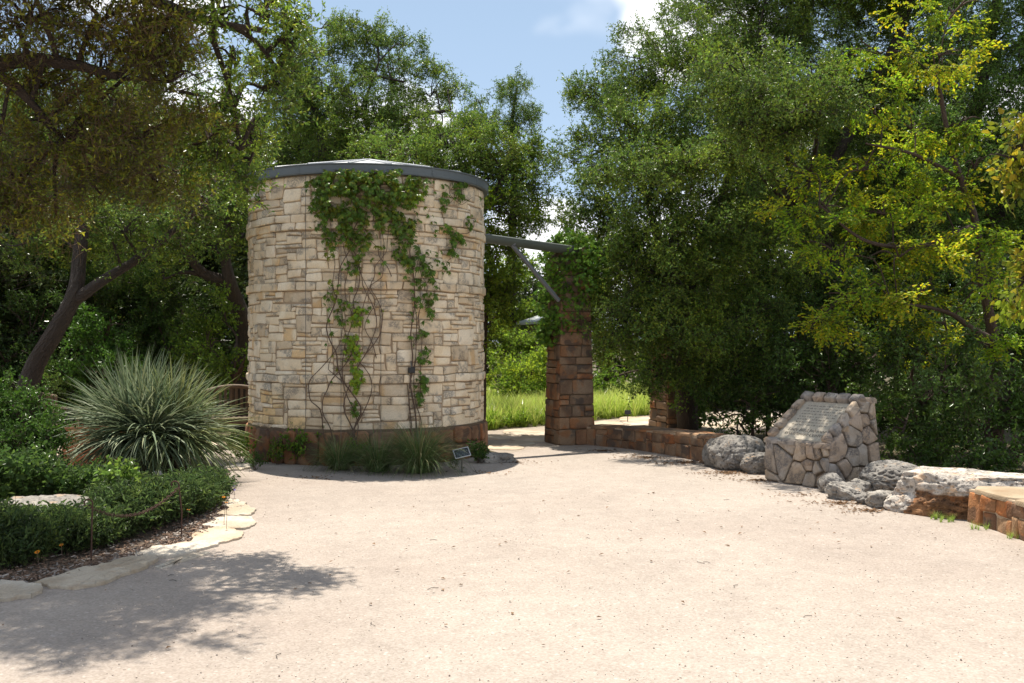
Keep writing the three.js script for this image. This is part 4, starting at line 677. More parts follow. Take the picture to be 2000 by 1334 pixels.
tree({ name: 'leafy_branch', label: 'near branch with broad yellow green leaves entering at the right edge', category: 'branch', seed: 105, base: at(2080, 420, 6.1), geo: G.grape, m: L.soft, dens: 26, share: 1, size: 0.55, up: -0.2, inner: 0.5, tints: [[1, 1, 1], [1.1, 0.95, 0.8]],
  trunks: [{ pts: [[2080, 420, 6.1], [2030, 340, 6], [1980, 310, 6], [1945, 300, 6]], r0: 0.02, r1: 0.005 }, { pts: [[2080, 420, 6.1], [2030, 520, 6], [1990, 560, 6]], r0: 0.016, r1: 0.005 }],
  clumps: [[1990, 305, 6, 34, 12], [2025, 245, 6, 34, 14], [2000, 335, 6, 26, 9], [2015, 565, 6, 20, 14], [2035, 500, 6, 22, 12], [2060, 350, 6, 40, 40]] });
// oaks behind the tower
tree({ name: 'oak_tree', label: 'live oak rising behind the tower roof with a dark forked trunk', seed: 106, base: V(-4.4, 0, -22), geo: G.oak, m: L.oak, tints: OAKT, dens: 70,
  trunks: [{ pts: [V(-4.4, 0, -22), [632, 420, 22], [636, 310, 21.8], [622, 235, 21.8], [590, 170, 22], [560, 110, 22]], r0: 0.24, r1: 0.05 }, { pts: [[625, 245, 21.8], [660, 185, 21.6], [720, 150, 21.5], [790, 160, 21.5]], r0: 0.065, r1: 0.02 }, { pts: [[634, 290, 21.8], [720, 270, 21.4], [800, 230, 21.4], [880, 215, 21.6]], r0: 0.1, r1: 0.03 }, { pts: [[720, 270, 21.4], [715, 200, 21.4], [740, 120, 21.6]], r0: 0.06, r1: 0.02 }],
  clumps: [[560, 150, 22, 75, 65], [630, 110, 22.2, 75, 50], [705, 85, 22, 50, 45], [725, 55, 22, 28, 26], [770, 140, 22, 85, 55], [840, 190, 22.2, 65, 42], [610, 235, 22.4, 85, 50], [690, 190, 21, 50, 40], [640, 170, 21.2, 40, 34], [600, 200, 21, 40, 36], [660, 270, 21, 60, 36], [740, 235, 21.2, 90, 45], [860, 265, 21.4, 90, 40], [800, 300, 21, 90, 30], [570, 300, 22, 60, 50], [880, 185, 22.4, 30, 24], [790, 90, 22.2, 30, 26], [650, 50, 22.4, 26, 22], [680, 310, 21.5, 80, 40]] });
tree({ name: 'oak_tree', label: 'small rounded oak crown standing alone against the blue sky', seed: 107, base: V(0, 0, -30), geo: G.oak, m: L.oak, tints: [[0.95, 1, 1], [1.1, 1.05, 0.9]], dens: 50,
  trunks: [{ pts: [V(0, 0, -30), [1000, 480, 30.0], [1004, 340, 30.0], [1000, 240, 30.0], [1010, 170, 30.0]], r0: 0.17, r1: 0.03 }, { pts: [[1004, 330, 30.0], [960, 270, 30.0], [945, 220, 30.0]], r0: 0.06, r1: 0.02 }],
  clumps: [[995, 195, 30.0, 45, 38], [950, 240, 30.0, 38, 32], [1035, 235, 30.0, 35, 34], [990, 255, 30.0, 50, 34], [1005, 160, 30.0, 20, 20], [930, 205, 30.0, 16, 14]] });
tree({ name: 'oak_tree', label: 'oak close behind the right side of the tower above the beam', seed: 108, base: V(-0.98, 0, -17.3), geo: G.oak, m: L.oak, tints: [[1.1, 1.05, 0.9], [1, 1, -1.2], [1.3, 1.15, 0.8]], dens: 38,
  trunks: [{ pts: [V(-0.98, 0, -17.3), [900, 560, 17.2], [925, 440, 17.1], [970, 370, 17.2], [1000, 320, 17.2]], r0: 0.14, r1: 0.04 }],
  clumps: [[930, 310, 17.2, 70, 45], [1000, 325, 17.4, 60, 45], [1045, 380, 17.6, 35, 40], [970, 390, 17.0, 60, 45], [1010, 440, 17.2, 50, 35], [900, 360, 16.8, 60, 40], [1060, 310, 18.2, 22, 26], [965, 460, 17.2, 50, 40], [1005, 395, 17.6, 50, 40], [1060, 420, 18.4, 40, 30], [1000, 490, 17.4, 40, 22]] });
tree({ name: 'vine_thicket', label: 'leafy thicket hanging beside the right wall of the tower', category: 'thicket', seed: 109, base: V(-0.52, 0, -17.2), geo: G.lush, m: L.soft, tints: [[0.8, 0.75, 0.8], [1, 0.95, 0.9], [1.25, 1.1, 0.9]], dens: 42, bark: M.barkRed,
  trunks: [{ pts: [V(-0.52, 0, -17.2), [950, 600, 17.2], [962, 500, 17.2]], r0: 0.06, r1: 0.03 }],
  clumps: [[965, 545, 17.2, 55, 45], [985, 590, 17.0, 36, 44], [955, 640, 17.2, 42, 55], [970, 500, 17.4, 55, 36], [950, 580, 16.9, 40, 50]] });
tree({ name: 'oak_tree', label: 'bushy bright green oak crown just above the right of the tower roof', seed: 118, base: V(-1.6, 0, -17.5), geo: G.oak, m: L.oak, tints: [[1.1, 1.1, 0.9], [1, 1.05, 0.9], [1.25, 1.2, 0.85]], dens: 58,
  trunks: [{ pts: [V(-1.6, 0, -17.5), [850, 560, 17.4], [870, 420, 17.4], [900, 330, 17.4]], r0: 0.15, r1: 0.05 }],
  clumps: [[800, 300, 17.2, 70, 36], [870, 285, 17.2, 70, 42], [945, 285, 17.4, 60, 42], [1010, 310, 17.6, 50, 40], [920, 245, 18.0, 40, 22], [1030, 360, 17.4, 50, 40], [960, 350, 17.2, 70, 44], [900, 340, 17.4, 70, 36], [1000, 420, 17.0, 60, 40], [740, 300, 17.6, 60, 28]] });
// left side
tree({ name: 'oak_tree', label: 'near overhanging oak at top left with brown twigs and hanging leaves', seed: 110, base: V(-6.4, 0, -7.4), geo: G.oakBare, m: L.oak, tints: [[1, 1, 1], [1.15, 1.1, 0.9], [0.85, 0.88, 0.9], [1.35, 1.25, 0.9]], dens: 58, droop: 0.2, share: 0.9, size: 0.9,
  trunks: [{ pts: [V(-6.4, 0, -7.4), V(-6.2, 1.6, -7.4), V(-5.9, 3.0, -7.6), V(-5.2, 4.4, -7.8), V(-4.2, 5.4, -8.0)], r0: 0.24, r1: 0.09 }, { pts: [V(-5.95, 2.9, -7.6), [-60, 150, 7.6], [40, 118, 7.6], [150, 128, 7.6], [230, 150, 7.6]], r0: 0.10, r1: 0.025 }, { pts: [V(-5.2, 4.4, -7.8), [120, -60, 7.7], [250, -20, 7.7], [400, 40, 7.7], [520, 60, 7.7]], r0: 0.085, r1: 0.02 }, { pts: [[-20, 130, 7.6], [60, 200, 7.6], [130, 280, 7.8]], r0: 0.05, r1: 0.015 }],
  clumps: [[60, 50, 7.6, 130, 80], [200, 40, 7.8, 130, 80], [340, 45, 7.7, 110, 75], [60, 170, 7.6, 120, 70], [200, 160, 7.8, 120, 80], [330, 160, 7.8, 100, 80], [120, 270, 7.8, 110, 60], [260, 270, 8.0, 110, 60], [0, 260, 7.6, 80, 80], [40, 350, 7.8, 80, 55], [180, 355, 8.0, 90, 42], [300, 350, 8.2, 70, 36], [10, 430, 7.8, 60, 40], [110, 410, 8.0, 60, 28],
    [V(-3.3, 4.6, -7.2), 0.9, 0.45, 0.6], [V(-2.6, 4.5, -7.0), 0.7, 0.35, 0.5], [V(-3.9, 4.9, -7.4), 1.0, 0.5, 0.7], [V(-4.6, 4.4, -6.9), 0.9, 0.5, 0.7], [V(-3.4, 4.2, -6.7), 0.8, 0.35, 0.5], [V(-4.4, 5.6, -8.2), 1.2, 0.6, 0.9], [V(-5.4, 5.0, -7.4), 1.1, 0.7, 0.9], [V(-3.2, 5.4, -8.2), 0.9, 0.5, 0.7], [V(-5.6, 3.6, -6.8), 0.8, 0.6, 0.7]] });
tree({ name: 'oak_bough', label: 'oak boughs tinted sunlit yellow green left above the tower roof', category: 'tree bough', seed: 119, base: at(400, 40, 7.9), geo: G.oak, m: L.oak, tints: [[1.2, 1.15, 0.9], [1.45, 1.3, 0.9], [1, 1, 1]], dens: 60, size: 0.9, droop: 0.15,  // sunlight on this side of the canopy is put into the leaf tints
  trunks: [{ pts: [[400, 40, 7.9], [470, 60, 7.9], [530, 120, 8], [540, 180, 8.1]], r0: 0.03, r1: 0.008 }, { pts: [[410, 60, 7.9], [450, 180, 8], [470, 290, 8.1]], r0: 0.025, r1: 0.007 }],
  clumps: [[440, 40, 7.8, 70, 50], [520, 35, 7.9, 60, 45], [550, 110, 8, 45, 40], [460, 130, 8, 60, 50], [530, 180, 8.1, 40, 36], [440, 220, 8.1, 55, 45], [490, 270, 8.2, 40, 36], [430, 310, 8.2, 50, 34], [480, 340, 8.3, 30, 26], [575, 50, 8, 30, 30], [390, 280, 8.2, 50, 40]] });
tree({ name: 'oak_tree', label: 'leaning oak on the left with a dark forked trunk', seed: 120, base: at(35, 800, 13.2).setY(0), geo: G.oak, m: L.oak, tints: OAKT, dens: 48, droop: 0.1, share: 0.9,
  trunks: [{ pts: [V(at(35, 800, 13.2).x, 0, -13.2), [60, 735, 13.2], [105, 650, 13], [145, 575, 13], [155, 500, 13.2], [165, 420, 13.4], [190, 320, 13.6], [230, 200, 13.8]], r0: 0.15, r1: 0.05 }, { pts: [[140, 590, 13], [195, 552, 13], [260, 512, 13.2], [340, 450, 13.4], [420, 380, 13.6]], r0: 0.085, r1: 0.03 }, { pts: [[165, 420, 13.4], [110, 340, 13.6], [60, 280, 13.8]], r0: 0.06, r1: 0.03 }],
  clumps: [[80, 400, 13.8, 100, 60], [220, 400, 13.8, 110, 60], [350, 400, 14, 90, 55], [430, 430, 14, 50, 34], [130, 470, 13.8, 80, 36], [290, 470, 13.8, 80, 34], [250, 455, 12.7, 70, 44], [340, 430, 12.8, 60, 40], [180, 430, 12.6, 60, 40], [400, 400, 13, 50, 40], [60, 300, 14, 110, 80], [220, 290, 14.2, 120, 80], [370, 300, 14.2, 110, 80], [150, 180, 14.4, 140, 90], [330, 180, 14.4, 130, 90], [460, 330, 14.4, 40, 50], [30, 480, 13.6, 70, 40]] });
tree({ name: 'oak_tree', label: 'dark oak left of the tower with a bent trunk and level limb', seed: 111, base: at(470, 830, 18).setY(0), geo: G.oak, m: L.oak, tints: OAKT, dens: 46,
  trunks: [{ pts: [V(at(470, 830, 18).x, 0, -18), [474, 720, 18], [478, 650, 18], [462, 590, 17.8], [448, 548, 17.6], [440, 500, 17.6], [448, 440, 17.6]], r0: 0.24, r1: 0.07 }, { pts: [[450, 552, 17.7], [400, 535, 17.5], [370, 500, 17.3], [350, 470, 17.2]], r0: 0.12, r1: 0.05 }, { pts: [[400, 538, 17.5], [360, 532, 17.4], [320, 545, 17.4]], r0: 0.05, r1: 0.02 }],
  clumps: [[440, 400, 17.8, 80, 60], [360, 420, 17.4, 90, 60], [270, 440, 17.4, 90, 60], [420, 490, 17.2, 40, 24], [310, 520, 17.6, 70, 40], [470, 330, 18, 50, 50], [380, 330, 18, 100, 60], [480, 470, 17.8, 30, 40]] });
tree({ name: 'oak_tree', label: 'dim oak far left with upright trunks behind the leaning oak', seed: 112, base: at(130, 800, 19).setY(0), geo: G.oak, m: L.oak, tints: DARKT, dens: 46,
  trunks: [{ pts: [V(at(130, 800, 19).x, 0, -19), [140, 640, 19], [150, 520, 19], [130, 380, 19]], r0: 0.24, r1: 0.1 }, { pts: [V(at(20, 800, 19).x, 0, -19.4), [30, 620, 19.4], [10, 480, 19]], r0: 0.2, r1: 0.1 }],
  clumps: [[60, 420, 19, 120, 90], [190, 440, 18.6, 110, 80], [100, 540, 18.8, 90, 50], [10, 560, 18.6, 80, 70], [230, 560, 18.8, 80, 50], [130, 300, 19, 140, 100], [280, 300, 19, 120, 90], [0, 250, 19, 120, 120]] });
// shrubs and thickets
const shrub = (name, label, seed, cl, o = {}) => tree({ name, label, category: o.category ?? 'shrub', seed, base: V(clump(cl[0])[0].x, 0, clump(cl[0])[0].z), geo: o.geo ?? G.shrub, m: o.m ?? L.gloss, tints: o.tints ?? DARKT, dens: o.dens ?? 38, bark: M.barkRed, trunks: [{ pts: [V(clump(cl[0])[0].x, 0, clump(cl[0])[0].z), clump(cl[0])[0].clone().setY(clump(cl[0])[0].y * 0.5), clump(cl[0])[0]], r0: 0.035, r1: 0.015 }], clumps: cl, limbs: true, ...o });
shrub('shrub', 'dark green bush behind the low wall and grey boulder', 201, [[1470, 800, 15, 70, 50], [1400, 820, 15.4, 50, 40], [1530, 760, 15.2, 80, 60], [1440, 860, 14.2, 30, 28]]);
shrub('shrub', 'shaded bush directly behind the stone marker', 202, [[1620, 760, 14.4, 90, 80], [1700, 700, 14.8, 90, 80], [1560, 680, 15.4, 80, 70], [1730, 820, 13.8, 60, 60]]);
shrub('shrub', 'dark leafy bush behind the round boulder', 203, [[1800, 800, 13.6, 70, 80], [1770, 700, 14.4, 80, 80], [1860, 720, 14.2, 80, 70], [1830, 890, 12.4, 50, 34], [1790, 880, 13, 50, 30], [1860, 880, 13.6, 60, 40], [1900, 860, 14, 60, 50], [1840, 840, 14.4, 60, 60], [V(4.9, 1.35, -12.0), 0.45, 0.4, 0.4], [V(5.05, 1.0, -11.6), 0.4, 0.45, 0.35], [V(4.75, 0.5, -12.1), 0.4, 0.4, 0.3]]);
shrub('shrub', 'dark bush at the right edge behind the pale boulder', 204, [[1930, 850, 12.4, 70, 70], [1985, 790, 12.6, 80, 90], [1900, 920, 11.4, 45, 26], [1985, 900, 11.2, 60, 50], [2070, 830, 12, 90, 100]], { tints: [[1, 1.05, 1], [0.92, 1, 0.95], [1.2, 1.25, 1]] });
shrub('shrub', 'tall dark bush between the elm trunk and the picture edge', 205, [[1980, 680, 14.4, 80, 80], [1880, 640, 15.2, 80, 70], [2060, 640, 14.4, 100, 120], [1960, 580, 15.4, 90, 70]]);
shrub('shrub', 'dense dark bush under the drooping oak left of the marker', 206, [[1500, 640, 16.6, 90, 90], [1600, 600, 16.8, 90, 90], [1430, 740, 16.6, 70, 60], [1700, 580, 17, 90, 80], [1800, 600, 17, 90, 80], [1530, 700, 16.4, 70, 60]]);
shrub('shrub', 'round topped vine draped mound behind the spiky rosette plant', 207, [[205, 650, 16.4, 46, 50], [180, 690, 16.2, 50, 50], [235, 700, 16.3, 36, 50], [205, 740, 16, 60, 40]], { tints: [[1.2, 1.5, 1], [1, 1.3, 0.9]], dens: 52 });
shrub('shrub', 'glossy dark shrub at the left edge of the bed', 208, [[45, 835, 10.6, 58, 50], [20, 890, 10.3, 62, 50], [78, 885, 10.4, 38, 40], [68, 800, 10.7, 34, 26], [0, 825, 10.8, 55, 50], [30, 800, 10.8, 40, 30], [60, 860, 10.4, 46, 40]], { tints: [[1.0, 1.2, 0.9], [1.2, 1.4, 1], [0.9, 1, 0.9]], dens: 150, size: 0.72 });
shrub('shrub', 'pale leaved understory bush left of the tower base', 209, [[455, 740, 16.6, 40, 40], [400, 680, 17, 50, 50], [430, 620, 17.4, 40, 40], [475, 700, 17, 30, 40]], { geo: G.lush, m: L.soft, tints: [[0.95, 0.95, 0.95], [0.85, 0.9, 0.9]], dens: 34 });
shrub('shrub', 'dim understory bush behind the garden bench and rosette plant', 210, [[330, 700, 18, 80, 70], [300, 620, 18.4, 80, 60], [390, 760, 18, 70, 50], [260, 760, 17.6, 60, 50], [350, 580, 18.6, 60, 40]]);
shrub('shrub', 'dim understory bush at far left behind the leaning trunk', 211, [[60, 660, 17, 90, 70], [120, 740, 16.6, 80, 60], [0, 720, 16.4, 80, 80], [160, 600, 18, 60, 60], [40, 780, 15.8, 80, 50]]);
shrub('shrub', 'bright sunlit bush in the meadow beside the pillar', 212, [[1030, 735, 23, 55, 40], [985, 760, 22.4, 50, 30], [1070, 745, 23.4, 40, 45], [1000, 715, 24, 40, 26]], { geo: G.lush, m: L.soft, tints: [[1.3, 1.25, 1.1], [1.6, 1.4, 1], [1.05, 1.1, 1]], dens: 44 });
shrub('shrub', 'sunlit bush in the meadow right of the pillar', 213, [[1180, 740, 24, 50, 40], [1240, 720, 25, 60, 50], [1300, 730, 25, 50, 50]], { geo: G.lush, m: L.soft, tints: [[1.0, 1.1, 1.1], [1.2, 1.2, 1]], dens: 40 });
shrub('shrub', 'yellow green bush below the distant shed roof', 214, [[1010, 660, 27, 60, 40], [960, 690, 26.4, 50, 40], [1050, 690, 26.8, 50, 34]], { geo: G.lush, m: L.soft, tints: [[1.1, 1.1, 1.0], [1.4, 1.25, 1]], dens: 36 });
tree({ name: 'distant_tree', label: 'sunlit tree in the gap just right of the tower wall', seed: 215, base: V(-0.2, 0, -30), geo: G.lush, m: L.soft, tints: [[0.9, 0.95, 0.9], [1.2, 1.15, 1]], dens: 26, size: 1.2, trunks: [{ pts: [V(-0.2, 0, -30), [990, 600, 30], [985, 540, 30]], r0: 0.15, r1: 0.05 }], clumps: [[975, 560, 30, 50, 40], [1000, 600, 30, 40, 34], [1010, 530, 31, 36, 30], [960, 610, 30, 30, 30]] });
tree({ name: 'distant_tree', label: 'dark tree beyond the shed roof in the gap', seed: 216, base: V(1.2, 0, -34), geo: G.wood, m: L.oak, tints: [[1, 1.05, 1], [0.85, 0.95, 1]], dens: 14, trunks: [{ pts: [V(1.2, 0, -34), [1062, 600, 34], [1060, 540, 34]], r0: 0.2, r1: 0.06 }], clumps: [[1045, 560, 34, 45, 36], [1085, 580, 34, 40, 40], [1070, 620, 34, 40, 30], [1120, 600, 34, 50, 50], [1035, 600, 34, 30, 40]] });
{ // far woodland behind everything, one mass
  const R = rng(250), C = [];
  const row = (x0, x1, z, h, n, r) => { for (let i = 0; i < n; i++) { const x = lerp(x0, x1, (i + R() * 0.8) / n); for (let y = 0.9; y < h * (0.75 + 0.35 * R()); y += r * 0.95) C.push([V(x + (R() - 0.5), y, z + (R() - 0.5) * 2), r * (0.85 + R() * 0.4), r * (0.8 + R() * 0.3), r * 0.7]); } };
  row(-22, -4.2, -25, 7.2, 15, 1.25); row(5.0, 24, -25, 6.4, 15, 1.25); row(-26, -3, -31, 8.0, 14, 1.6); row(9, 30, -31, 8, 12, 1.6); row(-4, 9, -38, 3.4, 8, 1.5); row(-17, -8.6, -18, 5.6, 8, 1.1); row(10.5, 17, -16, 5.4, 6, 1.1); row(-9, -6.4, -20.5, 4, 3, 1.0);
  const list = foliage(R, C, { dens: 7.5, size: 1.15, tints: [[1, 1, 1], [0.8, 0.9, 0.9], [1.15, 1.1, 0.95]], shell: 0.5 }, null); leafTotal += list.length;
  tag(scatter('woodland', G.wood, L.oak, list, scene), 'dense dark woodland closing the view behind the trees', 'woodland', null, 'stuff');
}
{ // distant shed: only its metal roof shows in the gap
  const p = at(1075, 640, 29).setY(0), g = thing('shed', 'distant shed with pale metal roof showing in the gap by the pillar', 'shed', p, 0.4);
  const y = at(1052, 634, 29).y; part('wall', box(1.1, y, 1.0, 0.1, y / 2, 0, 0.02), M.woodGrey, g);
  const s = new THREE.Shape(); s.moveTo(-0.8, 0); s.lineTo(0.1, 0.28); s.lineTo(1.0, 0); s.lineTo(1.0, -0.07); s.lineTo(-0.8, -0.07); s.closePath();
  part('roof', new THREE.ExtrudeGeometry(s, { depth: 1.3, bevelEnabled: false }).translate(0, y + 0.07, -0.65), M.zinc, g);
}
// ------------------------------------------------------------------ meadow grass
{
  const R = rng(260), list = [];
  for (let i = 0; i < 9000; i++) {
    const x = lerp(-2.6, 8.5, R()), z = -17.2 - R() * 11, far = -17.75 - (x + 0.5) * (x < 0.7 ? 0.95 : 1.05) ; if (z > far - 0.25 + (R() - 0.5) * 0.4) continue;
    const b = 0.85 + 0.4 * n3(x * 0.7, 3, z * 0.7) + R() * 0.25; list.push({ p: V(x, -0.01, z), dir: V((R() - 0.5) * 0.3, 1, (R() - 0.5) * 0.3).normalize(), s: 0.55 + R() * 0.65, c: [b * 1.02, b, b * 0.9], roll: R() * 6.28 });
  }
  tag(scatter('meadow_grass', G.tuft, L.soft, list, scene), 'tall bright green meadow grass beyond the flagstone path', 'grass', null, 'stuff');
  const e = []; for (let i = 0; i < 60; i++) { const x = lerp(-0.6, 0.75, R()), z = -17.85 - (x + 0.5) * 0.95 - R() * 0.5; e.push({ p: V(x, 0.02, z), dir: V((R() - 0.5) * 0.6, 1, (R() - 0.5) * 0.6).normalize(), s: 0.4 + R() * 0.5, c: [1.3, 1.35, 1.1] }); }
  tag(scatter('weeds', G.lush, L.soft, e, scene), 'low leafy weeds at the meadow edge beside the path', 'weeds', null, 'stuff');
}
// ------------------------------------------------------------------ vines
const onWall = (px, py, off) => onTower(px, py, off).p;
{
  const stems = (g, list) => { for (const [r, ...pts] of list) { const q = rng(Math.round(pts[0][0] * 7 + pts[1][0])); const p = path(pts.flatMap(([x, y], i) => (i ? [[(x + pts[i - 1][0]) / 2 + (q() - 0.5) * 13, (y + pts[i - 1][1]) / 2 + (q() - 0.5) * 8], [x + (q() - 0.5) * 7, y]] : [[x, y]])).map(([x, y], i) => onWall(x, y, 0.055 + (i % 2) * 0.012)), pts.length * 4); part('stem', bar(p.map((q) => q.clone().sub(g.position)), p.map((_, i) => r * (1 - 0.55 * i / p.length)), 5), M.stem, g); } };
  const leaves = (g, R, blobs, geo, tint = [[1, 1, 1]]) => { const out = []; for (const [px, py, rx, ry, n0, t] of blobs) { const n = Math.round(n0 * 1.6); for (let i = 0; i < n; i++) { const a = R() * 6.283, k = Math.pow(R(), 0.6) * (0.75 + 0.6 * R()), q = onTower(px + Math.cos(a) * rx * k, py + Math.sin(a) * ry * k * 1.1, 0.05 + R() * R() * (n > 280 ? 0.30 : 0.13)); if (q.p.y > T.top + 0.14 || n3(q.p.x * 6, q.p.y * 6, 4) < -0.2) continue;
    // leaf plane faces out and up, tip hanging
    const nrm = q.n.clone().multiplyScalar(0.75).add(V((R() - 0.5) * 1.9, 0.1 + R() * 0.9, (R() - 0.5) * 1.9)).normalize(), tip = V((R() - 0.5) * 2, -0.9 + R() * 1.0, (R() - 0.5) * 2); tip.addScaledVector(nrm, -tip.dot(nrm)).normalize();
    const c = pick(t ?? tint, R), b = 0.75 + 0.5 * R(); out.push({ p: q.p.sub(g.position), y: tip, z: nrm, s: 0.6 + R() * 0.7, c: c.map((e) => e * b) }); } }
    const I = shade(new THREE.InstancedMesh(geo, L.gloss, out.length)), X = V(0, 0, 0), mm = new THREE.Matrix4(), col = new THREE.Color(); I.name = 'leaves'; out.forEach((e, i) => { X.crossVectors(e.y, e.z); mm.makeBasis(X, e.y, e.z).scale(V(e.s, e.s, e.s)).setPosition(e.p); I.setMatrixAt(i, mm); I.setColorAt(i, col.setRGB(...e.c)); }); I.userData.kind = 'stuff'; g.add(I); };
  const y1 = [[2.6, 2.0, 1], [2.1, 1.8, 1], [1.6, 1.6, 1]], R1 = rng(271), g1 = thing('climbing_vine', 'leafy creeper spreading under the tower rim with long bare brown stems', 'vine', onWall(700, 880, 0.06).setY(0));
  stems(g1, [[0.011, [690, 880], [705, 800], [668, 745], [655, 690], [640, 640], [655, 590], [668, 520], [690, 450], [700, 400]], [0.009, [700, 880], [672, 800], [690, 740], [715, 690], [735, 630], [710, 560], [690, 500], [672, 450]], [0.009, [640, 880], [625, 800], [602, 770], [606, 740], [650, 690], [672, 640]], [0.008, [645, 870], [640, 830], [632, 780], [648, 740], [690, 690], [700, 640], [716, 580], [745, 540], [752, 480], [745, 420]], [0.008, [696, 860], [690, 800], [668, 720], [690, 620], [676, 560], [672, 480], [650, 400]], [0.008, [705, 640], [690, 590], [700, 540], [690, 480], [720, 430]], [0.007, [715, 690], [740, 650], [748, 610], [725, 560], [735, 520], [760, 470], [770, 420]], [0.007, [690, 840], [730, 760], [700, 700], [672, 640], [650, 560], [648, 480], [640, 420]], [0.006, [668, 745], [640, 720], [646, 660], [642, 600]], [0.006, [735, 700], [712, 640], [730, 590], [700, 520], [712, 460]], [0.006, [765, 540], [742, 500], [724, 470], [716, 440]]]);
  leaves(g1, R1, [[645, 360, 42, 22, 120, null], [690, 372, 60, 32, 330, null], [760, 368, 62, 30, 330, null], [640, 400, 30, 26, 130, null], [700, 425, 52, 24, 200, null], [780, 430, 36, 34, 150, null], [655, 450, 26, 26, 70, null], [800, 375, 28, 22, 90, y1], [640, 490, 12, 14, 14, null], [700, 470, 30, 24, 60, null], [690, 510, 14, 26, 24, null], [790, 480, 20, 30, 36, null], [700, 620, 20, 24, 46, y1], [690, 680, 16, 36, 60, y1], [697, 740, 10, 28, 34, y1], [650, 590, 24, 16, 20, null], [668, 620, 10, 20, 10, null], [692, 800, 7, 16, 10, null], [640, 345, 14, 8, 20, y1], [700, 345, 50, 10, 70, y1], [770, 350, 50, 10, 70, y1], [690, 560, 50, 60, 14, null], [660, 690, 34, 60, 8, null], [740, 480, 40, 40, 20, null], [720, 600, 40, 60, 8, y1], [620, 420, 20, 40, 12, null], [840, 400, 18, 40, 14, null]], G.creeper, [[1, 1, 1], [1.25, 1.2, 1], [0.85, 0.9, 0.9], [1.1, 1.1, 0.95], [1.7, 1.15, 0.8]]);
  const g2 = thing('climbing_vine', 'thin creeper climbing straight up past the black electrical box', 'vine', onWall(812, 880, 0.06).setY(0)), R2 = rng(272);
  stems(g2, [[0.012, [812, 880], [808, 800], [806, 700], [808, 600], [806, 520], [800, 470]], [0.008, [806, 860], [798, 780], [804, 740], [812, 660], [806, 580], [815, 500]], [0.007, [815, 880], [824, 820], [806, 770], [812, 700], [820, 600], [824, 520]], [0.006, [812, 870], [800, 820], [797, 760], [802, 735]], [0.006, [820, 780], [824, 700], [818, 620], [835, 560], [820, 510]]]);
  leaves(g2, R2, [[815, 520, 24, 40, 70, null], [835, 545, 16, 30, 40, null], [845, 580, 8, 30, 18, null], [822, 585, 24, 12, 16, null], [828, 655, 12, 10, 10, null], [825, 700, 14, 26, 28, null], [824, 745, 14, 18, 22, null], [828, 770, 12, 8, 12, null], [800, 500, 20, 16, 24, null], [775, 500, 10, 10, 8, null], [840, 610, 6, 12, 6, null], [815, 640, 16, 60, 8, null], [820, 790, 10, 30, 5, null], [850, 500, 24, 40, 12, null]], G.creeper, [[0.9, 0.9, 0.95], [1.15, 1.15, 1]]);
  const g3 = thing('climbing_vine', 'wispy creeper trailing near the right edge of the tower wall', 'vine', onWall(895, 372, 0.06)), R3 = rng(273);
  stems(g3, [[0.005, [880, 360], [885, 390], [900, 400], [920, 385]], [0.005, [925, 430], [915, 455], [890, 460], [870, 450]], [0.005, [905, 465], [890, 490], [876, 510], [862, 540]], [0.004, [890, 375], [872, 400], [860, 420]]]);
  leaves(g3, R3, [[890, 378, 24, 8, 22, null], [905, 385, 14, 10, 12, null], [870, 402, 8, 12, 9, null], [918, 440, 8, 18, 14, null], [893, 468, 16, 14, 26, null], [876, 448, 14, 8, 10, null], [884, 495, 10, 14, 10, null], [900, 362, 40, 5, 22, null], [870, 525, 8, 14, 6, null], [935, 392, 6, 8, 4, null]], G.creeper, [[0.9, 0.95, 0.95], [1.2, 1.2, 1]]);
}
function draped(name, label, seed, c, blobs, n, tint) {      // a vine over the top of a pillar
  const R = rng(seed), g = thing(name, label, 'vine', c), list = [], col = [];
  for (const [o, rx, ry, rz, k] of blobs) for (let i = 0; i < n * k; i++) { const d = dirOf(R), f = 0.75 + 0.35 * R(), l = 1 + 0.3 * fbm3(d.x * 2 + seed, d.y * 2, d.z * 2, 3), p = V(o.x + d.x * rx * f * l, o.y + d.y * ry * f * l, o.z + d.z * rz * f * l), b = 0.7 + 0.6 * R(); const t = pick(tint, R); const dir = d.clone().multiplyScalar(0.5).add(V((R() - 0.5) * 0.8, -0.6 + R() * 0.4, (R() - 0.5) * 0.8)).normalize(); list.push({ p, dir, s: 0.85 + R() * 0.6, c: t.map((e) => e * b), roll: R() * 6.28 }); }
  for (let k = 0; k < 7; k++) { const a = k * 0.9, p = [V(Math.cos(a) * 0.3, -1.6 + R() * 0.4, Math.sin(a) * 0.3), V(Math.cos(a + 0.2) * 0.31, -0.8, Math.sin(a + 0.2) * 0.31), V(Math.cos(a - 0.2) * 0.28, 0.05, Math.sin(a - 0.2) * 0.28)]; part('stem', bar(path(p, 8), 0.009, 5), M.stem, g); }
  scatter('leaves', G.creeper, L.gloss, list, g, 'stuff');
}
draped('pillar_vine', 'green vine smothering the top of the pillar at the beam end', 274, V(P1.x, 3.0, P1.z), [[V(0, -0.1, 0), 0.42, 0.36, 0.4, 1], [V(0.1, -0.45, 0.12), 0.36, 0.4, 0.34, 0.8], [V(-0.16, -0.8, 0.1), 0.36, 0.42, 0.34, 0.8], [V(-0.2, -1.15, 0.08), 0.3, 0.22, 0.3, 0.4], [V(0.35, -0.2, 0), 0.36, 0.28, 0.3, 0.5], [V(-0.28, -1.3, 0.1), 0.2, 0.16, 0.2, 0.25], [V(0.05, 0.18, 0), 0.3, 0.14, 0.25, 0.3]], 620, [[1.1, 1.2, 1], [0.85, 1, 0.9], [1.4, 1.5, 1.1]]);
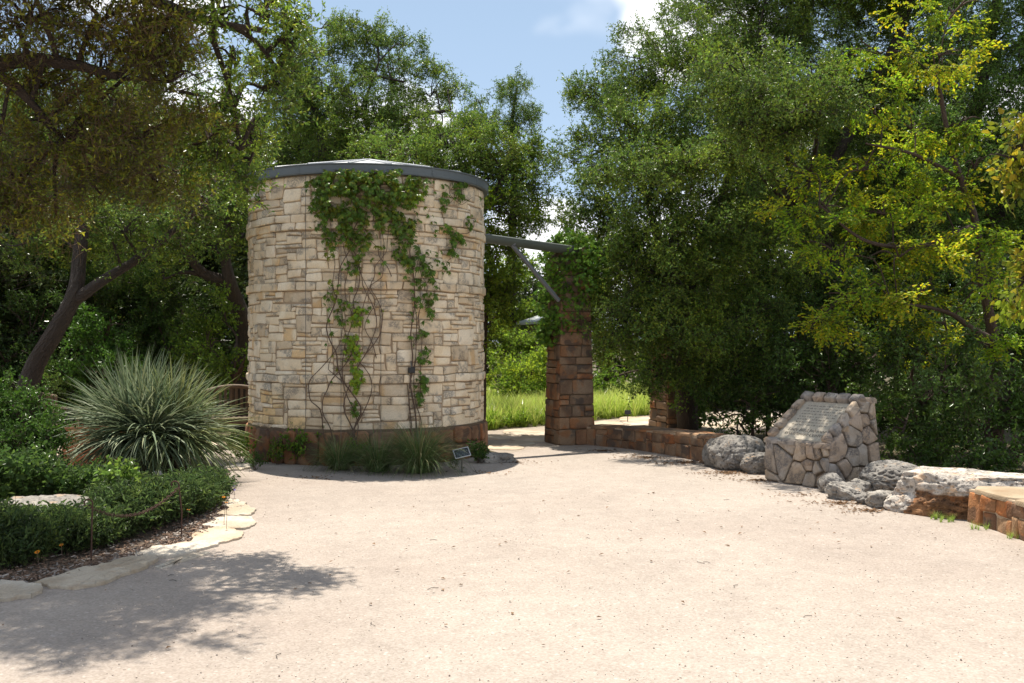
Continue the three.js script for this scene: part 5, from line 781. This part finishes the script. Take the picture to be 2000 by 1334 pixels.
draped('pillar_vine', 'dark vine covering the shaded pillar behind the low wall', 275, V(P2.x, 3.0, P2.z), [[V(0, 0, 0), 0.5, 0.4, 0.5, 1], [V(0.1, -0.7, 0.1), 0.48, 0.6, 0.46, 1], [V(0.2, -1.5, 0.1), 0.44, 0.6, 0.44, 0.9], [V(0.26, -2.2, 0.12), 0.36, 0.6, 0.4, 0.8], [V(0.3, -2.75, 0.14), 0.3, 0.3, 0.34, 0.3], [V(-0.05, -1.2, 0.3), 0.4, 0.9, 0.2, 0.8], [V(0.2, -2.0, 0.36), 0.36, 0.8, 0.2, 0.7]], 560, [[0.7, 0.85, 0.8], [0.9, 1, 0.9]]);

// ------------------------------------------------------------------ grasses and small plants at the foot of the tower
function blades(R, n, { len, w, lo, hi, droop, cols, base = 0.06, segs = 6, keel = 0.3, vary: vk = 0.2 }) {
  const S = leafSink();
  for (let i = 0; i < n; i++) {
    const a = R() * 6.283, el = lerp(lo, hi, Math.pow(R(), 0.8)), l = len * (0.7 + 0.4 * R()), h = V(Math.cos(a), 0, Math.sin(a)), sd = V(-h.z, 0, h.x), c = vary(pick(cols, R), R, vk), dr = droop * (0.6 + 0.8 * R()) * Math.cos(el * 0.8), ww = w * (0.75 + 0.5 * R()), tw = (R() - 0.5) * 1.2;
    let p = V(h.x * base * R(), 0, h.z * base * R()), e = el; const b = S.pos.length / 3;
    for (let s = 0; s <= segs; s++) {
      const t = s / segs, k = ww / 2 * (t < 0.15 ? 0.75 + t * 1.6 : 1) * Math.pow(1 - t, 0.55) + 0.0004, dir = V(h.x * Math.cos(e), Math.sin(e), h.z * Math.cos(e)), nr = V(-h.x * Math.sin(e), Math.cos(e), -h.z * Math.sin(e)), q = sd.clone().multiplyScalar(Math.cos(tw * t)).addScaledVector(nr, Math.sin(tw * t));
      for (const m of [-1, 0, 1]) { const v = p.clone().addScaledVector(q, m * k).addScaledVector(nr, m ? keel * k : 0); S.pos.push(v.x, v.y, v.z); S.col.push(...c.map((x) => x * (t > 0.93 ? 0.8 : 1))); }
      if (s < segs) for (let m = 0; m < 2; m++) { const o = b + s * 3 + m; S.idx.push(o, o + 1, o + 3, o + 1, o + 4, o + 3); }
      p = p.clone().addScaledVector(dir, l / segs); e -= dr / segs * (0.5 + t);
    }
  }
  const g = leafGeo(S), P = g.attributes.position; return g;
}
function grassClump(label, seed, px, py, size, n) { const R = rng(seed), p = gnd(px, py), g = thing('grass_clump', label, 'ornamental grass', p, 0, null), geo = blades(R, n, { len: 0.62 * size, w: 0.006, lo: 0.55, hi: 1.5, droop: 2.6, cols: [[0.105, 0.165, 0.05], [0.13, 0.195, 0.06], [0.085, 0.135, 0.045], [0.24, 0.23, 0.11]], base: 0.13 * size, segs: 6 }); const P = geo.attributes.position; for (let i = 0; i < P.count; i++) if (P.getY(i) < 0.006) P.setY(i, 0.006 + R() * 0.01); part('blades', geo, L.blade, g, 'stuff'); }
grassClump('small fine grass clump at the tower foot, leftmost of three', 281, 662, 918, 0.85, 620);
grassClump('middle fine grass clump at the tower foot', 282, 738, 922, 0.9, 620);
grassClump('largest fine grass clump, left of the small black sign', 283, 820, 924, 1.12, 1200);
function herb(name, label, seed, px, py, h, r, n, geo = G.herb, tints = [[1, 1, 1]], m = L.soft, category = 'plant') {
  const R = rng(seed), p = gnd(px, py), g = thing(name, label, category, p), list = [], st = [];
  for (let i = 0; i < n; i++) { const a = R() * 6.283, k = Math.sqrt(R()) * r, y = R() * h * 0.75, b = 0.75 + R() * 0.5, t = pick(tints, R); list.push({ p: V(Math.cos(a) * k * (0.4 + 0.6 * y / h), y, Math.sin(a) * k * (0.4 + 0.6 * y / h)), dir: V(Math.cos(a) * 0.6 * R(), 0.7, Math.sin(a) * 0.6 * R()).normalize(), s: Math.min(1, h / 0.45) * (0.65 + 0.5 * R()), c: t.map((e) => e * b), roll: R() * 6.28 }); if (i % 6 === 0) st.push(bar([V(0, 0, 0), V(Math.cos(a) * k * 0.4, y * 0.5, Math.sin(a) * k * 0.4), V(Math.cos(a) * k * 0.8, y + 0.05, Math.sin(a) * k * 0.8)], 0.004, 3)); }
  if (st.length) part('stems', merge(st), M.stem, g); scatter('leaves', geo, m, list, g, 'stuff'); return g;
}
herb('small_plant', 'green weed at the left foot of the tower', 291, 500, 918, 0.2, 0.14, 26);
herb('small_plant', 'yellow green seedling against the brown tower base, left part', 292, 540, 908, 0.26, 0.12, 20, G.lush, [[0.9, 0.9, 0.9]]);
herb('small_plant', 'creeping green plant on the brown tower base below bare stems', 293, 592, 908, 0.4, 0.16, 30, G.lush, [[0.9, 1, 1]]);
herb('small_plant', 'leafy green plant right of the small black sign at tower corner', 294, 935, 905, 0.24, 0.17, 46, G.herb, [[1.2, 1.2, 1]]);
herb('small_plant', 'dark low plant between grass clump and small black sign', 295, 885, 915, 0.14, 0.14, 30, G.fine, [[0.8, 0.9, 0.9]]);
herb('small_plant', 'small green plant at the bed tip by the rosette plant and tower', 296, 472, 905, 0.3, 0.16, 34, G.lush, [[1.1, 1.1, 1]]);
herb('small_plant', 'thin green weed between the two small grass clumps', 297, 700, 912, 0.34, 0.06, 10, G.lush, [[0.9, 1, 0.9]]);
// ------------------------------------------------------------------ the planted bed
{ // big spiky rosette plant with two heads
  const R = rng(301), c = gnd(306, 942), g = thing('rosette_plant', 'huge grey green spiky rosette plant with long narrow drooping leaves', 'plant', c);
  const cols = [[0.15, 0.19, 0.105], [0.19, 0.235, 0.135], [0.115, 0.155, 0.085], [0.27, 0.30, 0.18]], cols2 = [[0.165, 0.20, 0.075], [0.14, 0.185, 0.08], [0.23, 0.25, 0.10]];
  const heads = [[V(-0.26, 0.58, 0.05), 330, cols, 0.95, 0.0, 1.5, 0.45], [V(0.2, 0.56, 0.0), 330, cols2, 0.88, -0.05, 1.45, 0.5], [V(-0.02, 0.58, 0.12), 260, cols, 0.92, 0.1, 1.4, 0.55], [V(0.0, 0.55, 0.26), 360, cols, 1.0, -0.45, 0.75, 1.0], [V(-0.28, 0.5, 0.14), 280, cols, 0.9, -0.5, 0.4, 1.0], [V(0.28, 0.5, 0.16), 380, cols2, 0.85, -0.5, 0.5, 1.0]];
  for (const [o, n, cc, len, lo, hi, dr] of heads) { const b = blades(R, n, { len, w: 0.024, lo, hi, droop: dr, cols: cc, base: 0.1, segs: 7, keel: 0.55, vary: 0.22 }).translate(o.x, o.y, o.z), P = b.attributes.position; for (let i = 0; i < P.count; i++) if (P.getY(i) < 0.03) P.setY(i, 0.03 + R() * 0.02); part('leaves', b, L.blade, g, 'stuff'); }
  const dead = blades(R, 160, { len: 0.75, w: 0.012, lo: -0.9, hi: -0.1, droop: 0.8, cols: [[0.22, 0.17, 0.11], [0.16, 0.12, 0.08]], base: 0.1 }).translate(0, 0.42, 0.05), P = dead.attributes.position; for (let i = 0; i < P.count; i++) if (P.getY(i) < 0.02) P.setY(i, 0.02 + R() * 0.02); part('dead_leaves', dead, L.dry, g, 'stuff');
  for (const x of [-0.34, 0.3, 0]) part('stump', limb([V(x * 0.6, 0, 0.02), V(x * 0.8, 0.25, 0.04), V(x, 0.5, x ? 0.03 : 0.2)], 0.15, 0.09, 9, 6, 0.2, 3), M.bark, g);
  const S = leafSink(); // small nodding pale tag under the leaves
}
{ const p = at(308, 925, 10.6), g = thing('plant_tag', 'small pale plant tag half hidden under the rosette leaves', 'sign', p.clone().setY(0)); part('stake', bar([V(0, 0, 0), V(0, p.y, 0)], 0.004, 5), M.wire, g); part('plate', box(0.1, 0.06, 0.004, 0, p.y, 0.008, 0.002).rotateX(0), M.whitePlastic, g); }
{ // low fine leaved ground cover with orange flowers
  const R = rng(311), ring = [[-60, 1122], [0, 1122], [70, 1106], [140, 1090], [215, 1070], [290, 1046], [350, 1026], [400, 1006], [424, 990], [428, 972], [400, 960], [330, 985], [230, 1000], [170, 1030], [60, 1060], [-60, 1060]].map(([x, y]) => gnd(x, y)), list = [];
  const inside = (x, z) => { let s = false; for (let i = 0, j = ring.length - 1; i < ring.length; j = i++) { const a = ring[i], b = ring[j]; if ((a.z > z) !== (b.z > z) && x < (b.x - a.x) * (z - a.z) / (b.z - a.z) + a.x) s = !s; } return s; };
  for (let i = 0; i < 60000 && list.length < 4400; i++) { const x = lerp(-5.2, -2.2, R()), z = lerp(-10.4, -6.2, R()); if (!inside(x, z)) continue; const dx = x + 3.9, dz = z + 8.35; if (dx * dx + dz * dz < 0.22 || n3(x * 2.2 + 5, 2, z * 2.2) < -0.34) continue; const h = (0.0 + 0.20 * smooth(-0.35, 0.5, n3(x * 2.1, 1, z * 2.1)) * (0.5 + 0.5 * R())) * smooth(-10.2, -8.4, z) * (dx > -0.7 && dx < 0.6 && dz > 0 && dz < 0.9 ? 0.3 : 1) + 0.01, y = R() * h, b = 0.7 + 0.6 * R(); list.push({ p: V(x, y, z), dir: V((R() - 0.5) * 1.4, 1, (R() - 0.5) * 1.4).normalize(), s: 0.8 + R() * 0.8, c: R() < 0.25 ? [b * 1.5, b * 1.35, b * 1.1] : [b, b, b], roll: R() * 6.28 }); }
  tag(scatter('ground_cover', G.fine, L.soft, list, scene), 'low fine leaved green ground cover at the front of the bed', 'ground cover', null, 'stuff');
  const S = leafSink(), q = rng(5); for (let k = 0; k < 9; k++) { const a = k / 9 * 6.283, dir = V(Math.cos(a), 0.25, Math.sin(a)).normalize(); leafAdd(S, V(0, 0, 0), dir, UP, 0.017, 0.010, vary([0.75, 0.30, 0.012], q, 0.12), { fold: 0.05, curl: 0.05 }); } const fl = leafGeo(S);
  const spots = [[73, 1080], [168, 1020], [190, 984], [246, 1000], [302, 954], [320, 952], [332, 953], [322, 972], [373, 961], [368, 997], [340, 946], [398, 950], [120, 1066], [437, 972], [442, 983]];
  const where = ['large orange daisy at the far left front of the bed', 'orange daisy beside the left iron stake', 'orange daisy above the hook of the left iron stake', 'orange daisy right of the light green sapling', 'leftmost of the three orange daisies below the rosette leaves', 'middle of the three orange daisies below the rosette leaves', 'rightmost of the three orange daisies below the rosette leaves', 'orange daisy just under the row of three daisies', 'orange daisy high near the bed tip', 'orange daisy low near the leaning iron stake', 'orange daisy under the drooping rosette leaves', 'orange daisy at the right end of the ground cover', 'orange daisy low beside the front flagstones at left', 'upper orange daisy over the bright flagstones', 'lower orange daisy over the bright flagstones'];
  spots.forEach(([x, y], i) => { const d = EYE * F / (y + 55 - CY), p = at(x, y, d), g = thing('flower', where[i], 'flower', p.clone().setY(0), i, 'orange daisies in the ground cover'); part('stalk', bar([V(0, 0.01, 0), V(0.01, p.y * 0.5, 0), V(0, p.y, 0)], 0.002, 3), M.stem, g); const b = part('petals', fl, L.soft, g); b.position.set(0, p.y + 0.004, 0); b.rotation.set(0.7 * q(), 0, 0.4 * (q() - 0.5)); b.scale.setScalar(i ? 1 : 1.3); const c = part('flower_centre', new THREE.SphereGeometry(0.006, 8, 6).scale(1, 0.6, 1), M.rust, g); c.position.set(0, p.y + 0.007, 0); });
}
{ const R = rng(313), chip = new THREE.BoxGeometry(0.03, 0.005, 0.009), list = [], q = bedEdge; for (let i = 0; i < 3200; i++) { const k = 4 + Math.floor(R() * (q.length - 14)), a = q[k], t = R(), off = 0.02 + R() * R() * 0.7, b = 0.5 + R(), x = a[0] - off * 0.75 + (R() - 0.5) * 0.1, z = a[1] - off * 0.65 + (t - 0.5) * 0.1, g = R() < 0.3; list.push({ p: V(x, 0.012 + R() * 0.012, z), dir: V((R() - 0.5) * 0.9, 1, (R() - 0.5) * 0.9).normalize(), s: 0.5 + R() * 0.9, c: g ? [0.26 * b, 0.22 * b, 0.19 * b] : [0.15 * b, 0.095 * b, 0.065 * b], roll: R() * 6.28 }); }
  tag(scatter('mulch', chip, new THREE.MeshStandardMaterial({ roughness: 1 }), list, scene), 'brown wood mulch chips between ground cover and flagstones', 'mulch', null, 'stuff'); }
herb('leafy_plant', 'broad leaved green plant at the far left of the bed', 321, 35, 1000, 0.5, 0.34, 170, G.herb, [[1, 1, 1], [1.15, 1.1, 1]]);
herb('leafy_plant', 'broad leaved green plant behind the flat topped rock', 322, 140, 985, 0.34, 0.42, 200, G.herb, [[1, 1, 1], [1.15, 1.1, 1]]);
herb('leafy_plant', 'leafy plant between flat rock and rosette plant', 323, 205, 985, 0.24, 0.28, 100, G.herb, [[0.75, 0.85, 0.9], [0.95, 1, 1]]);
herb('leafy_plant', 'bright light green sapling standing up in the ground cover', 324, 238, 1020, 0.5, 0.1, 44, G.herb, [[2.2, 1.9, 1.4], [1.8, 1.6, 1.3]]);
herb('leafy_plant', 'low plant with tiny violet flowers at the bed tip', 325, 448, 965, 0.12, 0.13, 30, G.fine, [[1.3, 1.3, 1.1]]);
{ const S = leafSink(), q = rng(6); for (let k = 0; k < 5; k++) { const a = k / 5 * 6.283; leafAdd(S, V(0, 0, 0), V(Math.cos(a), 0.4, Math.sin(a)).normalize(), UP, 0.016, 0.014, vary([0.30, 0.22, 0.62], q, 0.1), { fold: 0.05 }); } const fl = leafGeo(S); [[457, 949, 'topmost tiny violet flower at the bed tip'], [448, 958, 'left tiny violet flower at the bed tip'], [458, 957, 'lower right tiny violet flower at the bed tip']].forEach(([x, y, lab]) => { const p = at(x, y, EYE * F / (y + 16 - CY)), g = thing('flower', lab, 'flower', p.clone().setY(0), 0, 'violet flowers at the bed tip'); part('stalk', bar([V(0, 0, 0), V(0, p.y, 0)], 0.0016, 3), M.stem, g); const b = part('petals', fl, L.soft, g); b.position.y = p.y; b.rotation.x = 0.6; }); }
// iron stakes with a chain
{
  const stake = (name, label, px, py, h, hook) => { const p = gnd(px, py), g = thing(name, label, 'stake', p), r = 0.006; part('rod', bar([V(0, 0, 0), V(0.004, h * 0.5, 0), V(hook * 0.01, h, 0)], r, 6), M.rust, g); const c = []; for (let i = 0; i <= 12; i++) { const a = Math.PI * (1.15 * i / 12); c.push(V(hook * 0.01 - 0.03 + 0.03 * Math.cos(a), h + 0.03 * Math.sin(a) * (i < 7 ? 1 : 1.1), 0)); } part('hook', bar(c, r * 0.9, 6), M.rust, g); return p.clone().add(V(-0.02, h - 0.02, 0)); };
  const a = stake('iron_stake', 'rusty iron stake with curled top at the front of the bed', 178, 1096, 0.42, 1), b = stake('iron_stake', 'leaning rusty iron stake near the right end of the ground cover', 354, 1050, 0.43, -2);
  const g = thing('chain', 'thin rusty chain sagging between the two iron stakes', 'chain', a), N = 42; const link = new THREE.TorusGeometry(0.012, 0.0028, 5, 10).scale(1.5, 1, 1), pts = new THREE.QuadraticBezierCurve3(V(0, 0, 0), a.clone().lerp(b, 0.5).sub(a).add(V(0, -0.28, 0)), b.clone().sub(a)), all = [];
  for (let i = 0; i < N; i++) { const t = (i + 0.5) / N, p = pts.getPoint(t), d = pts.getTangent(t), k = link.clone(); if (i % 2) k.rotateX(Math.PI / 2); k.applyQuaternion(new THREE.Quaternion().setFromUnitVectors(V(1, 0, 0), d)).translate(p.x, p.y, p.z); all.push(k); } part('links', merge(all), M.rust, g, 'stuff');
}
// ------------------------------------------------------------------ patio behind the bed: slabs, planter, benches
{
  const R = rng(331), hull = [[-9.2, 12.6], [-4.6, 12.6], [-4.2, 15.8], [-9.2, 15.8]].map(([x, z]) => [x, z]), g = tag(sheet('patio', hull.map(([x, z]) => [x, -z]), 0.012, mat(S_gravel, 7, { tint: [0.9, 0.9, 0.88], rough: 1, bump: 0.01 })), 'small pale stone patio behind the rosette plant', 'patio', null, 'structure');
  for (const c of cells(hull, 34, R, 2)) part('flagstone', slab(c, 0.012, 0.022, R, { joint: 0.014 }), pick(M.flag, R), g);
}
{
  const p = at(205, 0, 12.9), g = thing('planter', 'long terracotta planter box behind the rosette plant', 'planter', V(p.x, 0, -12.9), 0.12), w = 1.05, hh = 0.50;
  const s = new THREE.Shape([[-w / 2 + 0.1, 0], [w / 2 - 0.1, 0], [w / 2 - 0.03, hh - 0.1], [-w / 2 + 0.03, hh - 0.1]].map((q) => new THREE.Vector2(...q)));
  part('body', new THREE.ExtrudeGeometry(s, { depth: 0.42, bevelEnabled: true, bevelSize: 0.012, bevelThickness: 0.012, bevelSegments: 2 }).translate(0, 0.03, -0.21), M.terracotta, g);
  part('rim', merge([box(w + 0.03, 0.1, 0.06, 0, hh - 0.03, 0.23, 0.015, 2), box(w + 0.03, 0.1, 0.06, 0, hh - 0.03, -0.23, 0.015, 2), box(0.06, 0.098, 0.4, w / 2 - 0.016, hh - 0.03, 0, 0.015, 2), box(0.06, 0.098, 0.4, -w / 2 + 0.016, hh - 0.03, 0, 0.015, 2)]), M.terracotta, g);
  part('earth', box(w - 0.06, 0.03, 0.38, 0, hh - 0.05, 0, 0.004), M.soil, g);
  const q = herb('potted_plant', 'upright leafy plant growing in the terracotta planter', 332, 215, 908, 0.36, 0.24, 80, G.herb, [[1.2, 1.1, 1], [0.9, 0.95, 1]]); q.position.set(p.x - 0.1, hh - 0.04, -12.9);
}
function bench(label, pos, turn, w, curve, m) {
  const g = thing('garden_bench', label, 'bench', pos, turn), sh = 0.44, bh = 0.92, d = 0.48;
  for (let i = 0; i < 5; i++) part('slat', box(w - 0.06, 0.022, 0.075, 0, sh, -d / 2 + 0.06 + i * 0.09, 0.006), m, g);
  for (const x of [-w / 2 + 0.035, w / 2 - 0.035]) { part('leg', box(0.055, sh - 0.012, 0.055, x, sh / 2 - 0.006, d / 2 - 0.04, 0.008), m, g); part('leg', box(0.055, bh - 0.08, 0.055, x, (bh - 0.08) / 2, -d / 2, 0.008), m, g); part('armrest', box(0.06, 0.03, d + 0.05, x, sh + 0.22, 0.01, 0.008), m, g); part('arm_support', box(0.045, 0.2, 0.045, x, sh + 0.105, d / 2 - 0.05, 0.006), m, g); }
  part('apron', box(w - 0.12, 0.06, 0.025, 0, sh - 0.05, d / 2 - 0.045, 0.005), m, g);
  const top = []; for (let i = 0; i <= 16; i++) { const t = i / 16 * 2 - 1; top.push(V(t * (w / 2 - 0.01), bh - 0.1 + curve * (1 - t * t), -d / 2 - 0.005)); } part('top_rail', bar(top, 0.034, 6), m, g);
  part('lower_rail', box(w - 0.12, 0.05, 0.03, 0, sh + 0.09, -d / 2 - 0.004, 0.006), m, g);
  const n = Math.round(w / 0.085); for (let i = 1; i < n; i++) { const t = i / n * 2 - 1, y1 = bh - 0.1 + curve * (1 - t * t), y0 = sh + 0.11; part('back_slat', box(0.042, y1 - y0, 0.016, t * (w / 2 - 0.03), (y0 + y1) / 2, -d / 2 - 0.004, 0.004), m, g); }
}
bench('weathered wooden bench with curved slatted back beside the tower', V(at(462, 0, 15.1).x, 0, -15.1), 0.45, 0.95, 0.09, M.wood);
bench('wooden bench half hidden by the glossy shrub on the patio', V(at(70, 0, 13.4).x, 0, -13.4), 1.15, 1.1, 0.06, M.woodGrey);
// ------------------------------------------------------------------ small signs
{
  const p = gnd(902, 924), top = at(902, 884, -p.z), g = thing('plant_sign', 'small black plant sign with pale frame on a stake at tower foot', 'sign', p), w = 0.2, h = 0.125, cv = document.createElement('canvas'); cv.width = 320; cv.height = 200; const x = cv.getContext('2d'), q = rng(4);
  x.fillStyle = '#1d2226'; x.fillRect(0, 0, 320, 200); x.strokeStyle = 'rgba(150,158,160,0.75)'; x.lineWidth = 4; for (let l = 0; l < 5; l++) { let s = 30 + (l === 0 ? 60 : q() * 20); const e = 290 - (l === 0 ? 60 : q() * 60), y = 44 + l * 30; while (s < e) { const k = 10 + q() * 34; x.beginPath(); x.moveTo(s, y); for (let z = 0; z < k; z += 5) x.lineTo(s + z, y - (Math.round(z / 5) % 2 ? 9 : 0)); x.stroke(); s += k + 10; } }
  const t = new THREE.CanvasTexture(cv); t.colorSpace = THREE.SRGBColorSpace; t.magFilter = THREE.LinearFilter;
  const pose = (geo) => geo.rotateX(-0.75).rotateZ(0.2).rotateY(0.25).translate(0, top.y, 0.02);
  part('post', bar([V(0, 0, -0.03), V(0, top.y * 0.5, -0.02), V(0, top.y - 0.01, 0.0)], 0.008, 6), M.wire, g);
  part('frame', pose(merge([box(w, 0.012, 0.012, 0, h / 2, 0, 0.003), box(w, 0.012, 0.012, 0, -h / 2, 0, 0.003), box(0.012, h - 0.012, 0.012, -w / 2 + 0.006, 0, 0, 0.003), box(0.012, h - 0.012, 0.012, w / 2 - 0.006, 0, 0, 0.003)])), new THREE.MeshStandardMaterial({ color: new THREE.Color().setRGB(0.34, 0.35, 0.36), roughness: 0.5 }), g);
  part('plate', pose(new THREE.BoxGeometry(w - 0.012, h - 0.002, 0.006)), new THREE.MeshStandardMaterial({ map: t, roughness: 0.5 }), g);
}
{ const p = gnd(1226, 826), g = thing('path_sign', 'tiny dark sign on a stake at the meadow edge right of the pillar', 'sign', p); part('post', bar([V(0, 0, 0), V(0, 0.2, 0)], 0.008, 5), M.black, g); part('plate', box(0.12, 0.09, 0.012, 0, 0.21, 0.01, 0.003).rotateX(-0.5).translate(0, 0.02, 0.1), M.black, g); }
{ const p = gnd(543, 908), g = thing('plant_tag', 'tiny dark plant tag at the left foot of the tower', 'sign', p); part('stake', bar([V(0, 0, 0), V(0, 0.12, 0)], 0.004, 5), M.black, g); part('plate', box(0.09, 0.05, 0.004, 0, 0.13, 0.008, 0.002).rotateX(-0.4), M.wire, g); }
// ------------------------------------------------------------------ loose bits on the gravel
{
  const R = rng(341), S = leafSink(); leafAdd(S, V(0, 0, 0), V(1, 0, 0), UP, 0.04, 0.016, [1, 1, 1], { fold: 0.2, curl: -0.1 }); const dl = leafGeo(S), list = [];
  const drop = (x, z, n, sp) => { for (let i = 0; i < n; i++) { const a = R() * 6.28, k = (sp > 1 ? Math.sqrt(R()) : R() * R()) * sp; const b = 0.5 + R(); list.push({ p: V(x + Math.cos(a) * k, 0.008 + R() * 0.008, z + Math.sin(a) * k * 0.6), dir: V((R() - 0.5) * 0.5, 1, (R() - 0.5) * 0.5).normalize(), s: 0.5 + R() * 0.8, c: [0.19 * b, 0.115 * b, 0.065 * b], roll: R() * 6.28 }); } };
  for (const [x, y, n] of [[1180, 882, 160], [1260, 895, 260], [1340, 905, 320], [1420, 925, 360], [1480, 940, 200], [1570, 968, 60], [1640, 985, 240], [1700, 1000, 160], [1760, 1005, 60], [1010, 905, 60], [950, 925, 40], [620, 935, 50], [1000, 1000, 10], [1300, 1000, 10], [900, 1150, 8], [1400, 1150, 8], [700, 1050, 8], [300, 1180, 24], [500, 1140, 12]]) { const p = gnd(x, y); drop(p.x, p.z, n, n < 100 && y > 990 ? 3.2 : 0.7); }
  tag(scatter('leaf_litter', dl, L.dry, list, scene), 'scattered small dry brown leaves on the gravel', 'leaf litter', null, 'stuff');
  const pg = new THREE.IcosahedronGeometry(1, 0).scale(1, 0.7, 0.85), peb = []; for (let i = 0; i < 3600; i++) { const d = 4.4 + Math.pow(R(), 1.3) * 9, x = (R() - 0.42) * d * 1.15; if (x < -0.42 * d && d > 5.6) continue; const b = 0.5 + R() * 0.7, k = R(); peb.push({ p: V(x, 0.006, -d), dir: dirOf(R), s: 0.0025 + R() * R() * 0.006, c: k < 0.1 ? [0.24 * b, 0.18 * b, 0.15 * b] : [0.55 * b, 0.46 * b, 0.38 * b] }); }
  tag(scatter('loose_gravel', pg, new THREE.MeshStandardMaterial({ roughness: 0.95 }), peb, scene), 'loose granite grit scattered over the plaza', 'gravel', null, 'stuff');
  const tw = []; for (let i = 0; i < 34; i++) { const d = 4.5 + R() * 9, x = (R() - 0.4) * d, a = R() * 6.28, l = 0.03 + R() * 0.06; if (x < -0.4 * d) continue; tw.push(bar([V(x, 0.009, -d), V(x + Math.cos(a) * l * 0.5, 0.012, -d + Math.sin(a) * l * 0.5), V(x + Math.cos(a + 0.4) * l, 0.009, -d + Math.sin(a + 0.4) * l)], 0.0016, 4)); } tag(part('twigs', merge(tw), M.bark, scene, 'stuff'), 'tiny broken twigs lying on the gravel', 'twigs');
  const gr = []; for (const [x, y] of [[1830, 1014], [1850, 1020], [1915, 1035], [1975, 1052]]) { const p = gnd(x, y); for (let i = 0; i < 7; i++) gr.push({ p: V(p.x + (R() - 0.5) * 0.16, 0, p.z + (R() - 0.5) * 0.1), dir: V((R() - 0.5) * 0.5, 1, (R() - 0.5) * 0.5).normalize(), s: 0.1 + R() * 0.1, c: [0.8, 0.9, 0.8], roll: R() * 6.28 }); } tag(scatter('grass_sprouts', G.tuft, L.soft, gr, scene), 'little green grass sprouts at the foot of boulder and wall', 'grass', null, 'stuff');
}
console.log('foliage sprays', leafTotal);
renderer.render(scene, camera);
